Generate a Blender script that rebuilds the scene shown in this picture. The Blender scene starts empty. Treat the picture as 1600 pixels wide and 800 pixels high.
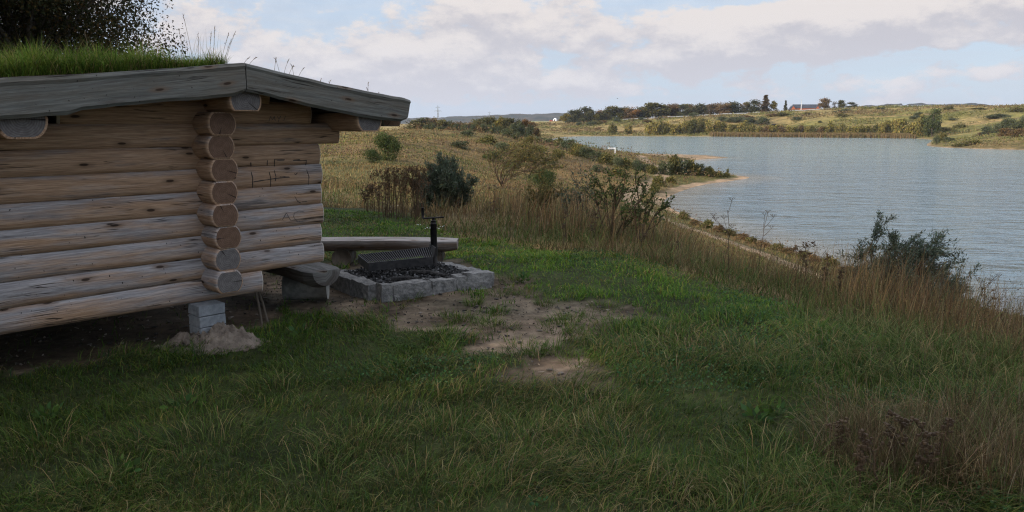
import bpy, math, numpy as np
from math import radians as R
rng = np.random.default_rng(7)
C = bpy.context.scene.collection
sc = bpy.context.scene
# ------------------------------------------------------------------ camera, world, sun, exposure
F_PX = 1232.0; PITCH = math.atan(210/F_PX); EYE = 1.65
cam_d = bpy.data.cameras.new('camera'); cam = bpy.data.objects.new('camera', cam_d); C.objects.link(cam)
cam_d.sensor_width = 36; cam_d.lens = 36*F_PX/1600; cam_d.clip_start = .05; cam_d.clip_end = 20000
cam.location = (0, 0, EYE); cam.rotation_euler = (R(90)-PITCH, 0, 0); sc.camera = cam
SUN = np.array([-.90, -.43]); SUN /= np.linalg.norm(SUN); SUN_EL = R(19)
sd = bpy.data.lights.new('sun', 'SUN'); sd.energy = 4.8; sd.angle = R(.7); sd.color = (1, .86, .68)
so = bpy.data.objects.new('sun', sd); C.objects.link(so)
from mathutils import Vector
sdir = Vector((SUN[0]*math.cos(SUN_EL), SUN[1]*math.cos(SUN_EL), math.sin(SUN_EL)))
so.rotation_euler = sdir.to_track_quat('Z', 'Y').to_euler(); so.location = (-30, -30, 40)
sc.view_settings.view_transform = 'Standard'; sc.view_settings.look = 'None'
sc.view_settings.exposure = 0.2; sc.view_settings.gamma = 1; sc.view_settings.use_curve_mapping = False
sc.render.engine = 'CYCLES'; sc.cycles.pixel_filter_type = 'BLACKMAN_HARRIS'; sc.cycles.filter_width = 1.2; sc.cycles.use_denoising = True; sc.cycles.denoiser = 'OPENIMAGEDENOISE'; sc.cycles.denoising_prefilter = 'NONE'; sc.render.resolution_x = 1024; sc.render.resolution_y = 512
sc.cycles.max_bounces = 6; sc.cycles.diffuse_bounces = 3; sc.cycles.glossy_bounces = 2
sc.cycles.transmission_bounces = 3; sc.cycles.volume_bounces = 0; sc.cycles.transparent_max_bounces = 4

class NT:
    def __init__(s, tree): s.t = tree; s.n = tree.nodes; s.l = tree.links
    def new(s, typ, **kw):
        n = s.n.new(typ)
        for k, v in kw.items(): setattr(n, k, v)
        return n
    def put(s, sock, v):
        if hasattr(v, 'is_linked') or isinstance(v, bpy.types.NodeSocket): s.l.new(v, sock)
        elif v is not None: sock.default_value = v
    def m(s, op, a, b=None, c=None, clamp=False):
        n = s.new('ShaderNodeMath', operation=op); n.use_clamp = clamp
        s.put(n.inputs[0], a)
        if b is not None: s.put(n.inputs[1], b)
        if c is not None: s.put(n.inputs[2], c)
        return n.outputs[0]
    def mix(s, f, a, b, bt='MIX'):
        n = s.new('ShaderNodeMix', data_type='RGBA', blend_type=bt)
        s.put(n.inputs[0], f)
        for i, v in ((6, a), (7, b)):
            if isinstance(v, tuple): v = (*v[:3], 1)
            s.put(n.inputs[i], v)
        return n.outputs[2]
    def ramp(s, f, lo, hi, a=0., b=1.):
        n = s.new('ShaderNodeMapRange', interpolation_type='SMOOTHSTEP'); s.put(n.inputs[0], f)
        for i, v in ((1, lo), (2, hi), (3, a), (4, b)): s.put(n.inputs[i], v)
        return n.outputs[0]
    def noise(s, vec, scale, detail=4, rough=.55, dist=0., out=0):
        n = s.new('ShaderNodeTexNoise'); s.put(n.inputs['Vector'], vec); n.inputs['Scale'].default_value = scale
        n.inputs['Detail'].default_value = detail; n.inputs['Roughness'].default_value = rough; n.inputs['Distortion'].default_value = dist
        return n.outputs[out]
    def mapping(s, vec, scale=(1, 1, 1), rot=(0, 0, 0), loc=(0, 0, 0)):
        n = s.new('ShaderNodeMapping'); s.put(n.inputs[0], vec); n.inputs['Scale'].default_value = scale
        n.inputs['Rotation'].default_value = rot; n.inputs['Location'].default_value = loc
        return n.outputs[0]
    def attr(s, name, out=0): return s.new('ShaderNodeAttribute', attribute_name=name).outputs[out]
    def bump(s, h, strength=.5, dist=.01):
        n = s.new('ShaderNodeBump'); n.inputs['Strength'].default_value = strength; n.inputs['Distance'].default_value = dist
        s.put(n.inputs['Height'], h); return n.outputs[0]

# ---- sky: nishita + world-anchored clouds (direction space)
wd = bpy.data.worlds.new('World'); sc.world = wd; wd.use_nodes = True
w = NT(wd.node_tree); w.n.clear()
sky = w.new('ShaderNodeTexSky', sky_type='NISHITA'); sky.sun_disc = False
sky.sun_elevation = SUN_EL; sky.sun_rotation = math.atan2(SUN[0], SUN[1]); sky.air_density = 1; sky.dust_density = 1.2; sky.altitude = 20
tc = w.new('ShaderNodeTexCoord'); dirv = tc.outputs['Generated']
sep = w.new('ShaderNodeSeparateXYZ'); w.put(sep.inputs[0], dirv)
az = w.m('ARCTAN2', sep.outputs[0], sep.outputs[1]); el = w.m('ARCSINE', sep.outputs[2])
def uv2ae(u, v):
    a = (u-800)/F_PX; b = (400-v)/F_PX
    d = np.array([a, math.cos(PITCH)+b*math.sin(PITCH), -math.sin(PITCH)+b*math.cos(PITCH)]); d /= np.linalg.norm(d)
    return math.atan2(d[0], d[1]), math.asin(d[2])
# (u, v, half width, half height, density)  cloud banks described by where they stand in the sky
BANKS = [(830, 35, 150, 42, 1.0), (700, 15, 110, 30, .5), (690, 82, 110, 26, .9), (1050, 88, 110, 26, .85), (1120, 55, 70, 30, .8), (1230, 42, 190, 36, 1.0),
         (1440, 18, 230, 32, 1.1), (1210, 82, 130, 26, .8), (600, 100, 200, 28, .5), (700, 125, 150, 26, .8), (480, 105, 130, 24, .35), (1520, 104, 60, 12, .6),
         (350, 60, 160, 45, .4), (180, 20, 260, 60, .6), (1340, 130, 300, 14, .35), (900, 135, 160, 20, .4), (1560, 60, 60, 12, .3), (1460, 66, 40, 9, .45)]
def density(dv):
    fine = w.noise(dv, 1.0, 8, .62)
    x = w.m('ADD', w.m('MULTIPLY', w.m('SUBTRACT', fine, .5), 2.5), -.22)
    for (u, v, hw, hh, dn) in BANKS:
        a0, e0 = uv2ae(u, v); ra = hw/F_PX; re = hh/F_PX
        q = w.m('ADD', w.m('POWER', w.m('ABSOLUTE', w.m('DIVIDE', w.m('SUBTRACT', cur[0], a0), ra)), 2), w.m('POWER', w.m('ABSOLUTE', w.m('DIVIDE', w.m('SUBTRACT', cur[1], e0), re)), 2))
        g = w.m('MULTIPLY', w.m('EXPONENT', w.m('MULTIPLY', q, -.9)), dn)
        x = w.m('ADD', x, g)
    return x
warp = w.new('ShaderNodeSeparateXYZ'); w.put(warp.inputs[0], w.noise(w.mapping(dirv, (9, 9, 22)), 1.0, 5, .6, out=1))
def shifted(dz):
    a = w.m('ADD', az, w.m('MULTIPLY', w.m('SUBTRACT', warp.outputs[0], .5), .12))
    e = w.m('ADD', w.m('ADD', el, dz), w.m('MULTIPLY', w.m('SUBTRACT', warp.outputs[1], .5), .05))
    return a, e
cur = shifted(0); d0 = density(w.mapping(dirv, (15, 15, 30)))
cur = shifted(.016); d1 = density(w.mapping(dirv, (15, 15, 30), loc=(0, 0, .016*30)))
lowband = w.ramp(el, .012, .085, .45, 0.)
cov = w.ramp(w.m('ADD', d0, lowband), .16, .66)
high = w.ramp(el, .16, .45, 0., 1.)
cov = w.m('MAXIMUM', cov, w.m('MULTIPLY', high, w.ramp(w.noise(w.mapping(dirv, (2, 2, 4)), 1.5, 5), .38, .6)))
wisp = w.ramp(w.noise(w.mapping(dirv, (5, 5, 40)), 1.0, 6, .6), .35, .75, .12, .42)
cov = w.m('MAXIMUM', cov, wisp)
lit = w.ramp(w.m('SUBTRACT', d0, d1), -.42, .56)
shadec = w.mix(w.ramp(el, .02, .14), (6.05, 6.1, 6.8), (5.6, 5.5, 6.0))
litc = w.mix(w.ramp(el, .02, .14), (7.4, 7.3, 7.7), (7.9, 7.4, 7.25))
cl = w.mix(lit, shadec, litc)
blue = w.mix(.65, sky.outputs[0], (6.2, 7.8, 10.2))
# west side (towards the sun) is brighter
skyc = w.mix(cov, blue, cl)
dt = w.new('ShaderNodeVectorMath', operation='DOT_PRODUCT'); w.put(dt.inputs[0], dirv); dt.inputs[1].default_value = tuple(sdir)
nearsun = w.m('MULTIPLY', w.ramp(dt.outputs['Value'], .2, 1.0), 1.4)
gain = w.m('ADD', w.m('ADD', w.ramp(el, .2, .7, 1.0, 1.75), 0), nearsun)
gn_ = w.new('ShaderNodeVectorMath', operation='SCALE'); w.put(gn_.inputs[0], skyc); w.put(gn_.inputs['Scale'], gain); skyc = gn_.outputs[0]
below = w.ramp(el, -.03, .0)
skyc = w.mix(below, (2.2, 2.2, 2.0), skyc)
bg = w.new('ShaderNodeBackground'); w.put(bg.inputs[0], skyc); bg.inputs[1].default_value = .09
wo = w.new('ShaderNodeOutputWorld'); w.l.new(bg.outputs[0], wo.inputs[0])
wd.cycles.sampling_method = 'MANUAL'; wd.cycles.sample_map_resolution = 512

# ------------------------------------------------------------------ numeric helpers
def _h(ix, iy, s):
    a = (ix.astype(np.int64)*374761393 + iy.astype(np.int64)*668265263 + s*974711) & 0xffffffff
    a = ((a ^ (a >> 13))*1274126177) & 0xffffffff
    return ((a ^ (a >> 16)) & 0xffff)/65535.0
def vnoise(x, y, s=0):
    x = np.asarray(x, float); y = np.asarray(y, float)
    ix = np.floor(x); iy = np.floor(y); fx = x-ix; fy = y-iy; fx = fx*fx*(3-2*fx); fy = fy*fy*(3-2*fy)
    a = _h(ix, iy, s); b = _h(ix+1, iy, s); c = _h(ix, iy+1, s); d = _h(ix+1, iy+1, s)
    return (a*(1-fx)+b*fx)*(1-fy)+(c*(1-fx)+d*fx)*fy
def fbm(x, y, s=0, o=4):
    t = 0; a = .5; n = 0
    for i in range(o): t = t+a*vnoise(np.asarray(x)*2**i+i*17.3, np.asarray(y)*2**i-i*9.1, s+i); n += a; a *= .5
    return t/n
def sst(x, a, b): t = np.clip((x-a)/(b-a), 0, 1); return t*t*(3-2*t)
def polydist(x, y, P, closed=True):
    x = np.asarray(x, float); y = np.asarray(y, float); d = np.full(x.shape, 1e9); inside = np.zeros(x.shape, bool); n = len(P)
    for i in range(n if closed else n-1):
        ax, ay = P[i]; bx, by = P[(i+1) % n]; vx, vy = bx-ax, by-ay
        t = np.clip(((x-ax)*vx+(y-ay)*vy)/(vx*vx+vy*vy+1e-12), 0, 1)
        d = np.minimum(d, (x-ax-t*vx)**2+(y-ay-t*vy)**2)
        if closed and ay != by:
            inside ^= ((ay > y) != (by > y)) & (x < (bx-ax)*(y-ay)/(by-ay)+ax)
    return np.sqrt(d), inside
def chaikin(P, n=2, closed=True):
    P = [tuple(p) for p in P]
    for _ in range(n):
        Q = []
        for i in range(len(P) if closed else len(P)-1):
            a = np.array(P[i]); b = np.array(P[(i+1) % len(P)]); Q += [tuple(.75*a+.25*b), tuple(.25*a+.75*b)]
        P = Q
    return P
def ray(u, v):
    a = (u-800)/F_PX; b = (400-v)/F_PX; c, s = math.cos(PITCH), math.sin(PITCH)
    return np.array([a, c+b*s, -s+b*c])
def atz(u, v, z):
    r = ray(u, v); return np.array([0, 0, EYE])+(z-EYE)/r[2]*r
LAKE_Z = -6.5
LAKE = [(20.8, 31.1), (19.5, 36.2), (19.0, 44), (18.1, 50), (16.5, 57.7), (15.5, 65.3), (15.0, 76.9), (16.2, 84), (20.3, 94.3), (25.2, 104), (31, 110.5), (35.8, 117), (34.5, 121.5),
        (31, 128), (29.5, 140), (30.5, 155), (36, 167), (42, 173.7), (51.7, 183.1), (45, 190), (37, 194), (31.8, 197.3), (26, 212), (22, 250), (17, 300), (14, 350), (19, 378), (27, 425), (36, 447.9), (70, 452),
        (107.8, 447.9), (148.8, 415), (203.5, 398), (186, 350), (155, 298), (134.3, 257), (147, 228.2), (200, 205), (300, 180), (330, 60), (230, -60), (90, -70), (45, -30), (28, 0), (23, 18)]
LAKE = chaikin(LAKE, 2)
PC = [  # x, y, plateau height, bank width
    (0, 0, 0, 20), (-5, 6, 0, 17), (-20, 0, .1, 17), (0, 8.5, 0, 21), (4, 4, 0, 20), (3, 8, 0, 21), (5, 14, -.3, 22), (7, 22, -.6, 22), (10, 30, -1, 21), (-3, 12, -.12, 17), (0, 13, -.4, 20), (-9, 14, -.1, 17), (0, 25, -1.25, 20), (-10, 28, -.9, 20),
    (0, 40, -2.0, 18), (6, 38, -2.9, 17), (-10, 60, -1.2, 24), (-15, 100, -.4, 30), (-12, 140, .35, 34), (5, 100, -2.0, 30), (8, 130, -2.0, 30), (-45, 150, .9, 40), (-60, 60, .3, 40), (0, 170, -1.2, 30), (10, 160, -3.0, 25),
    (2, 60, -2.2, 18), (26, 112, -5.2, 12), (27, 122, -5.2, 10), (40, 181, -6.0, 8), (30, 185, -5.9, 10), (-30, 200, -.9, 40), (-60, 300, -4.5, 60), (0, 300, -5.0, 50), (-20, 400, -4.6, 60), (0, 520, -1.6, 90),
    (-90, 520, -3, 90), (32, 530, -.2, 90), (88, 545, 2.6, 95), (135, 545, 5.2, 95), (165, 545, 7.4, 100), (215, 540, 10.2, 100), (275, 540, 12.0, 100), (330, 520, 10.6, 110), (420, 420, 9, 110), (420, 300, 9, 100),
    (152, 262, -3.4, 30), (175, 268, -.9, 34), (215, 262, 2.5, 60), (260, 300, 6, 90), (0, 900, -4, 90), (400, 900, 7, 90), (-400, 900, -6, 90), (-300, 200, 0, 90), (0, 3000, -12, 90), (0, -60, 0, 17), (50, -200, 0, 17)]
PC = np.array(PC, float)
PATH = chaikin([(15.5, 34), (14.6, 42), (13.9, 49), (12.6, 58), (11.6, 66), (11.3, 76), (13.5, 88), (19.3, 103), (24.3, 124), (25.5, 150), (28.5, 180)], 2, False)
def ground(x, y, detail=True):
    x = np.asarray(x, float); y = np.asarray(y, float)
    d, ins = polydist(x, y, LAKE); s = np.where(ins, -d, d)
    num = 0; nw = 0; den = 0
    for cx, cy, p, wd_ in PC:
        q = 1/((x-cx)**2+(y-cy)**2+(.07*math.hypot(cx, cy)+1.5)**2)**2
        num = num+q*p; nw = nw+q*wd_; den = den+q
    P = num/den; W = nw/den
    q = np.clip((s-2.5)/W, 0, 1)
    S = .35*q+.65*(q*q*(3-2*q))
    near = np.clip(s, 0, 5)*.10
    z = LAKE_Z+np.minimum(near, np.maximum(P-LAKE_Z, .15))+(P-LAKE_Z-near)*S
    dist = np.hypot(x, y)
    z = np.where(s < 0, LAKE_Z+np.maximum(s*.12, -3), z)
    if detail:
        land = sst(s, .5, 6)
        z = z+(fbm(x*.9, y*.9, 3)-.5)*.12*sst(dist, 2, 12)*land+(fbm(x*.12, y*.12, 5)-.5)*.9*sst(dist, 20, 70)*land*sst(s, 4, 25)+(fbm(x*3, y*3, 8, 2)-.5)*.03*land
        z = z+(fbm(x*.03, y*.03, 6)-.5)*4*sst(dist, 300, 450)*land*sst(s, 10, 60)*sst(y, 300, 420)*(1-.8*sst(s, 80, 110))
    return z
def hit(u, v, tmax=900):
    r = ray(u, v); t = np.geomspace(2, tmax, 1500); p = r[None]*t[:, None]; p[:, 2] += EYE
    g = ground(p[:, 0], p[:, 1]); b = np.where(p[:, 2] < g)[0]
    i = b[0] if len(b) else len(t)-1
    return np.array([p[i, 0], p[i, 1], g[i]])
def dist_px(p): return (p[1]*math.cos(PITCH)-(p[2]-EYE)*math.sin(PITCH))/F_PX     # metres per photo pixel at p

# masks -------------------------------------------------------
def pxpoly(L, z=0): return [tuple(atz(u, v, z)[:2]) for u, v in L]
DIRT_A = pxpoly([(395, 448), (420, 470), (500, 482), (570, 488), (650, 503), (740, 534), (815, 566), (890, 606), (940, 606), (925, 575), (872, 540), (850, 526), (900, 520), (985, 507), (1005, 492), (930, 474), (862, 466), (815, 440), (800, 425), (760, 425), (700, 402), (500, 405), (400, 430)])
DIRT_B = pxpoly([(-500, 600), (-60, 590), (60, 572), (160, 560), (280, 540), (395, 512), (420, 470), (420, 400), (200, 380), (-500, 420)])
def dirtmask(x, y):
    m = np.full(np.shape(x), -9.)
    for P, k in ((DIRT_A, 1), (DIRT_B, 1)):
        d, i = polydist(x, y, P); m = np.maximum(m, np.where(i, d, -d))
    nz = (fbm(np.asarray(x)*2.2, np.asarray(y)*2.2, 21)-.5)
    m = m+nz*.85+.10
    k = sst(m, -.10, .12)
    far = sst(np.hypot(x, y), 11.5, 10)
    return k
LAWN = pxpoly([(-900, 1500), (-900, 330), (0, 300), (500, 305), (560, 300), (640, 335), (740, 352), (880, 383), (1020, 402), (1120, 440), (1250, 500), (1420, 560), (1620, 620), (1700, 700), (1700, 1500)], -.1)
def lawnmask(x, y):
    d, i = polydist(x, y, LAWN); s = np.where(i, d, -d)+(fbm(np.asarray(x)*.8, np.asarray(y)*.8, 31)-.5)*1.6
    return sst(s, -.5, .5)
def sandmask(x, y):
    d, ins = polydist(x, y, LAKE); s = np.where(ins, -d, d)
    beach = 1-sst(s+(fbm(np.asarray(x)*.5, np.asarray(y)*.5, 41)-.5)*2.2, .3+.9*sst(np.asarray(y), 60, 100), .8+1.0*sst(np.asarray(y), 60, 100))
    beach = np.where(np.asarray(y) > 250, 1-sst(s, .4, 1.6), beach)
    spit = sst(np.hypot((np.asarray(x)-42)/14, (np.asarray(y)-182)/10), 1.0, .7)
    pd, _ = polydist(x, y, PATH, False)
    path = 1-sst(pd+(fbm(np.asarray(x)*.9, np.asarray(y)*.9, 42)-.5)*.7, .75, 1.1)
    return np.maximum(np.maximum(beach, path), spit), s

# ------------------------------------------------------------------ mesh helpers
def mk(name, V, F, mat, parent=None, col=None, smooth=False, uv=None, mats=None, midx=None, wx=None):
    """V (n,3); F list of (k,m) int arrays"""
    me = bpy.data.meshes.new(name); V = np.asarray(V, np.float32)
    F = [np.asarray(f, np.int32) for f in F if len(f)]
    me.vertices.add(len(V)); me.vertices.foreach_set('co', V.ravel())
    nl = sum(f.size for f in F); npoly = sum(len(f) for f in F)
    me.loops.add(nl); me.loops.foreach_set('vertex_index', np.concatenate([f.ravel() for f in F]))
    me.polygons.add(npoly); st = []; c = 0
    for f in F: st.append(c+np.arange(len(f))*f.shape[1]); c += f.size
    me.polygons.foreach_set('loop_start', np.concatenate(st).astype(np.int32))
    if midx is not None: me.polygons.foreach_set('material_index', np.asarray(midx, np.int32))
    me.polygons.foreach_set('use_smooth', np.broadcast_to(np.asarray(smooth, bool), (npoly,)).copy())
    me.update(calc_edges=True)
    if col is not None:
        a = me.color_attributes.new('Col', 'FLOAT_COLOR', 'POINT'); c4 = np.ones((len(V), 4), np.float32); c4[:, :3] = col
        a.data.foreach_set('color', c4.ravel())
    if wx is not None:
        a = me.attributes.new('wx', 'FLOAT', 'POINT'); a.data.foreach_set('value', np.asarray(wx, np.float32))
    if uv is not None:
        l = me.uv_layers.new(name='UVMap'); idx = np.concatenate([f.ravel() for f in F]); l.data.foreach_set('uv', np.asarray(uv, np.float32)[idx].ravel())
    for m_ in (mats or [mat]): me.materials.append(m_)
    o = bpy.data.objects.new(name, me); C.objects.link(o)
    if parent is not None: o.parent = parent
    return o
class MB:
    """collects primitives into one mesh"""
    def __init__(s): s.V = []; s.F = {3: [], 4: []}; s.n = 0; s.C = []; s.extra = []
    def add(s, V, F, col=None):
        V = np.asarray(V, float)
        for f in F: s.F.setdefault(len(f), []).append([i+s.n for i in f])
        s.V.append(V); s.C.append(np.tile(np.array(col if col is not None else (1, 1, 1), float), (len(V), 1)) if np.ndim(col) < 2 else np.asarray(col)); s.n += len(V)
    def box(s, c, size, rot=None, col=None, jit=0, bev=0):
        sx, sy, sz = [q/2 for q in size]
        if bev:
            import itertools
            pts = []
            for dx, dy, dz in itertools.product((-1, 1), repeat=3):
                pts += [(dx*(sx-bev), dy*(sy-bev), dz*sz), (dx*(sx-bev), dy*sy, dz*(sz-bev)), (dx*sx, dy*(sy-bev), dz*(sz-bev))]
            import bmesh
            bm = bmesh.new(); [bm.verts.new(p) for p in pts]; r = bmesh.ops.convex_hull(bm, input=bm.verts[:]); bm.verts.index_update()
            V = np.array([v.co[:] for v in bm.verts]); Fs = [[v.index for v in f.verts] for f in bm.faces]; bm.free()
        else:
            V = np.array([(x, y, z) for x in (-sx, sx) for y in (-sy, sy) for z in (-sz, sz)])
            Fs = [(0, 1, 3, 2), (4, 6, 7, 5), (0, 4, 5, 1), (2, 3, 7, 6), (0, 2, 6, 4), (1, 5, 7, 3)]
        if jit: V = V+rng.normal(0, jit, V.shape)
        if rot is not None:
            c_, s_ = math.cos(rot), math.sin(rot); V = np.c_[V[:, 0]*c_-V[:, 1]*s_, V[:, 0]*s_+V[:, 1]*c_, V[:, 2]]
        s.add(V+np.array(c), Fs, col)
    def tube(s, P, r, k=6, col=None, cap=True):
        P = np.asarray(P, float); n = len(P); r = np.broadcast_to(np.asarray(r, float), (n,))
        T = np.gradient(P, axis=0); T /= np.linalg.norm(T, axis=1)[:, None]+1e-9
        up = np.array([0, 0, 1.]) if abs(T[0, 2]) < .9 else np.array([1., 0, 0])
        A = np.cross(T, up); A /= np.linalg.norm(A, axis=1)[:, None]+1e-9; B = np.cross(T, A)
        th = np.arange(k)*2*math.pi/k
        V = P[:, None]+r[:, None, None]*(np.cos(th)[None, :, None]*A[:, None]+np.sin(th)[None, :, None]*B[:, None])
        Fs = [(i*k+j, i*k+(j+1) % k, (i+1)*k+(j+1) % k, (i+1)*k+j) for i in range(n-1) for j in range(k)]
        V = V.reshape(-1, 3)
        if cap: Fs += [tuple(range(k)), tuple((n-1)*k+j for j in range(k))[::-1]]
        s.add(V, Fs, col)
    def build(s, name, mat, parent=None, smooth=False, col=False):
        return mk(name, np.vstack(s.V), [np.array(f) for f in s.F.values() if f], mat, parent, np.vstack(s.C) if col else None, smooth)
USED = {}
def tag(o, label, cat, group=None, kind=None):
    o['label'] = label; o['category'] = cat
    if group: o['group'] = group
    if kind: o['kind'] = kind
    return o
def empty(name, loc, rz=0):
    o = bpy.data.objects.new(name, None); C.objects.link(o); o.location = [float(q) for q in loc]; o.rotation_euler = (0, 0, rz); o.empty_display_size = .1
    return o
def struct(o): o['kind'] = 'structure'; return o
def stuff(o, label, cat): return tag(o, label, cat, kind='stuff')

# ------------------------------------------------------------------ materials
def mat(name):
    m = bpy.data.materials.new(name); m.use_nodes = True; t = NT(m.node_tree); t.n.clear()
    o = t.new('ShaderNodeOutputMaterial'); return m, t, o
def princ(t, o, base, rough=.8, normal=None, metal=0, spec=.3):
    p = t.new('ShaderNodeBsdfPrincipled'); t.put(p.inputs['Base Color'], (*base[:3], 1) if isinstance(base, tuple) else base)
    t.put(p.inputs['Roughness'], rough); p.inputs['Metallic'].default_value = metal; p.inputs['Specular IOR Level'].default_value = spec
    if normal is not None: t.put(p.inputs['Normal'], normal)
    t.l.new(p.outputs[0], o.inputs[0]); return p
def simple(name, a, b, scale=20, rough=.8, bump=.3, bdist=.01, metal=0, spec=.3, stretch=(1, 1, 1)):
    m, t, o = mat(name); tcn = t.new('ShaderNodeTexCoord'); v = t.mapping(tcn.outputs['Object'], stretch)
    n = t.noise(v, scale, 6, .62); n2 = t.noise(v, scale*.17, 3)
    f = t.ramp(t.m('ADD', t.m('MULTIPLY', n, .6), t.m('MULTIPLY', n2, .4)), .36, .64)
    princ(t, o, t.mix(f, a, b), rough, t.bump(n, bump, bdist), metal, spec); return m
def leafmat(name, transl=.3):
    m, t, o = mat(name); c = t.attr('Col')
    oi = t.new('ShaderNodeObjectInfo')
    c = t.mix(1.0, c, t.mix(oi.outputs['Random'], (.82, .85, .85), (1.18, 1.12, 1.05)), 'MULTIPLY')
    d = t.new('ShaderNodeBsdfPrincipled'); t.put(d.inputs['Base Color'], c); d.inputs['Roughness'].default_value = .6; d.inputs['Specular IOR Level'].default_value = .07
    tr = t.new('ShaderNodeBsdfTranslucent'); t.put(tr.inputs[0], c)
    mx = t.new('ShaderNodeMixShader'); mx.inputs[0].default_value = transl; t.l.new(d.outputs[0], mx.inputs[1]); t.l.new(tr.outputs[0], mx.inputs[2]); t.l.new(mx.outputs[0], o.inputs[0])
    return m
M = {}
M['leaf'] = leafmat('leaf'); M['grass'] = leafmat('grass', .25); M['dry'] = leafmat('dry_grass', .2)
M['bark'] = simple('bark', (.05, .04, .03), (.11, .09, .07), 14, .9, .6, .02, stretch=(1, 1, .3))
M['twig'] = simple('twig', (.040, .024, .012), (.085, .055, .028), 30)

def woodmat(name, warm1, warm2, grey1, grey2, knots=True):
    m, t, o = mat(name); uvn = t.new('ShaderNodeUVMap'); uvn.uv_map = 'UVMap'; uv = uvn.outputs[0]
    warp_ = t.noise(t.mapping(uv, (1.3, 7, 1)), 1, 3, .5, out=1)
    uvw = t.new('ShaderNodeVectorMath', operation='ADD'); t.put(uvw.inputs[0], uv)
    sc_ = t.new('ShaderNodeVectorMath', operation='MULTIPLY'); t.put(sc_.inputs[0], warp_); sc_.inputs[1].default_value = (.04, .035, 0); t.put(uvw.inputs[1], sc_.outputs[0]); uvw = uvw.outputs[0]
    grain = t.noise(t.mapping(uvw, (2.2, 55, 1)), 1, 7, .65)
    fine = t.noise(t.mapping(uvw, (9, 240, 1)), 1, 4, .6)
    blot = t.noise(t.mapping(uvw, (1.1, 9, 1)), 1.3, 5, .6)
    spots = t.noise(t.mapping(uv, (22, 60, 1)), 1, 3, .5)
    wxv = t.attr('wx', 2)
    f = t.ramp(t.m('ADD', wxv, t.m('MULTIPLY', t.m('SUBTRACT', blot, .5), 2.4)), .1, .95)
    warm = t.mix(t.ramp(grain, .35, .68), warm1, warm2); grey = t.mix(t.ramp(grain, .35, .68), grey1, grey2)
    c = t.mix(f, warm, grey)
    c = t.mix(t.ramp(blot, .60, .70, 0, .6), c, (.075, .06, .055))
    c = t.mix(t.ramp(fine, .3, .62, .45, 0.), c, (.06, .045, .035))
    crack = t.noise(t.mapping(uvw, (.9, 34, 1), loc=(3, 5, 0)), 1, 2, .4)
    ck = t.m('MULTIPLY', t.ramp(t.m('ABSOLUTE', t.m('SUBTRACT', crack, .5)), .004, .014, 1., 0.), t.ramp(t.noise(t.mapping(uv, (1.7, 6, 1)), 1, 2), .5, .6))
    nick = t.ramp(t.noise(t.mapping(uv, (60, 34, 1)), 1, 1, .3), .74, .79)
    nick = t.m('MULTIPLY', nick, t.ramp(wxv, .2, .5))
    dark = t.m('MAXIMUM', ck, nick)
    kn = 0
    if knots:
        vo = t.new('ShaderNodeTexVoronoi', voronoi_dimensions='2D'); t.put(vo.inputs['Vector'], t.mapping(uvw, (2.0, 6.0, 1))); vo.inputs['Scale'].default_value = 1
        dk = vo.outputs['Distance']
        sel = t.new('ShaderNodeSeparateColor'); t.put(sel.inputs[0], vo.outputs['Color'])
        on = t.ramp(sel.outputs[0], .40, .45, 0, 1)
        ring = t.m('MULTIPLY', on, t.ramp(dk, .06, .2, .5, 0.))
        c = t.mix(ring, c, (.14, .085, .05))
        k = t.m('MULTIPLY', on, t.ramp(dk, .04, .075, .9, 0.)); c = t.mix(k, c, (.03, .018, .012)); kn = k
    c = t.mix(t.m('MULTIPLY', dark, .9), c, (.018, .014, .012))
    h = t.m('SUBTRACT', t.m('ADD', t.m('MULTIPLY', grain, .7), t.m('MULTIPLY', fine, .3)), t.m('MULTIPLY', dark, 1.2))
    princ(t, o, c, .82, t.bump(h, .55, .006), 0, .15); return m
M['log'] = woodmat('log_wood', (.31, .192, .118), (.47, .315, .205), (.23, .222, .228), (.39, .375, .375))
M['board'] = woodmat('weathered_board', (.10, .092, .075), (.155, .142, .12), (.10, .105, .098), (.17, .175, .16))
M['plank'] = woodmat('bench_wood', (.12, .08, .058), (.20, .145, .11), (.19, .18, .17), (.40, .36, .33))
def endmat(name, c1, c2):
    m, t, o = mat(name); uvn = t.new('ShaderNodeUVMap'); uvn.uv_map = 'UVMap'; uv = uvn.outputs[0]
    ln = t.new('ShaderNodeVectorMath', operation='LENGTH'); t.put(ln.inputs[0], uv); r = t.m('ADD', ln.outputs['Value'], t.m('MULTIPLY', t.noise(uv, 12, 3), .012))
    rings = t.m('SINE', t.m('MULTIPLY', r, 460)); sp = t.new('ShaderNodeSeparateXYZ'); t.put(sp.inputs[0], uv)
    oi = t.new('ShaderNodeObjectInfo')
    ang = t.m('ADD', t.m('ARCTAN2', sp.outputs[1], sp.outputs[0]), t.m('MULTIPLY', oi.outputs['Random'], 6))
    ck = t.ramp(t.m('ADD', t.m('ABSOLUTE', t.m('SINE', t.m('MULTIPLY', ang, .5))), t.m('MULTIPLY', t.noise(uv, 30, 3), .05)), .035, .06, 1., 0.)
    ck = t.m('MULTIPLY', ck, t.ramp(r, .02, .04))
    n = t.noise(uv, 26, 5, .6)
    c = t.mix(t.ramp(n, .35, .65), c1, c2); c = t.mix(t.m('MULTIPLY', t.ramp(rings, -.2, 1), .42), c, (.06, .045, .04)); c = t.mix(t.m('MULTIPLY', ck, .85), c, (.015, .012, .01))
    princ(t, o, c, .9, t.bump(t.m('SUBTRACT', t.m('ADD', n, t.m('MULTIPLY', rings, .12)), ck), .5, .004), 0, .1); return m
M['end_warm'] = endmat('end_grain_brown', (.115, .068, .044), (.155, .096, .066)); M['end_grey'] = endmat('end_grain_grey', (.105, .098, .095), (.15, .14, .135))
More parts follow.
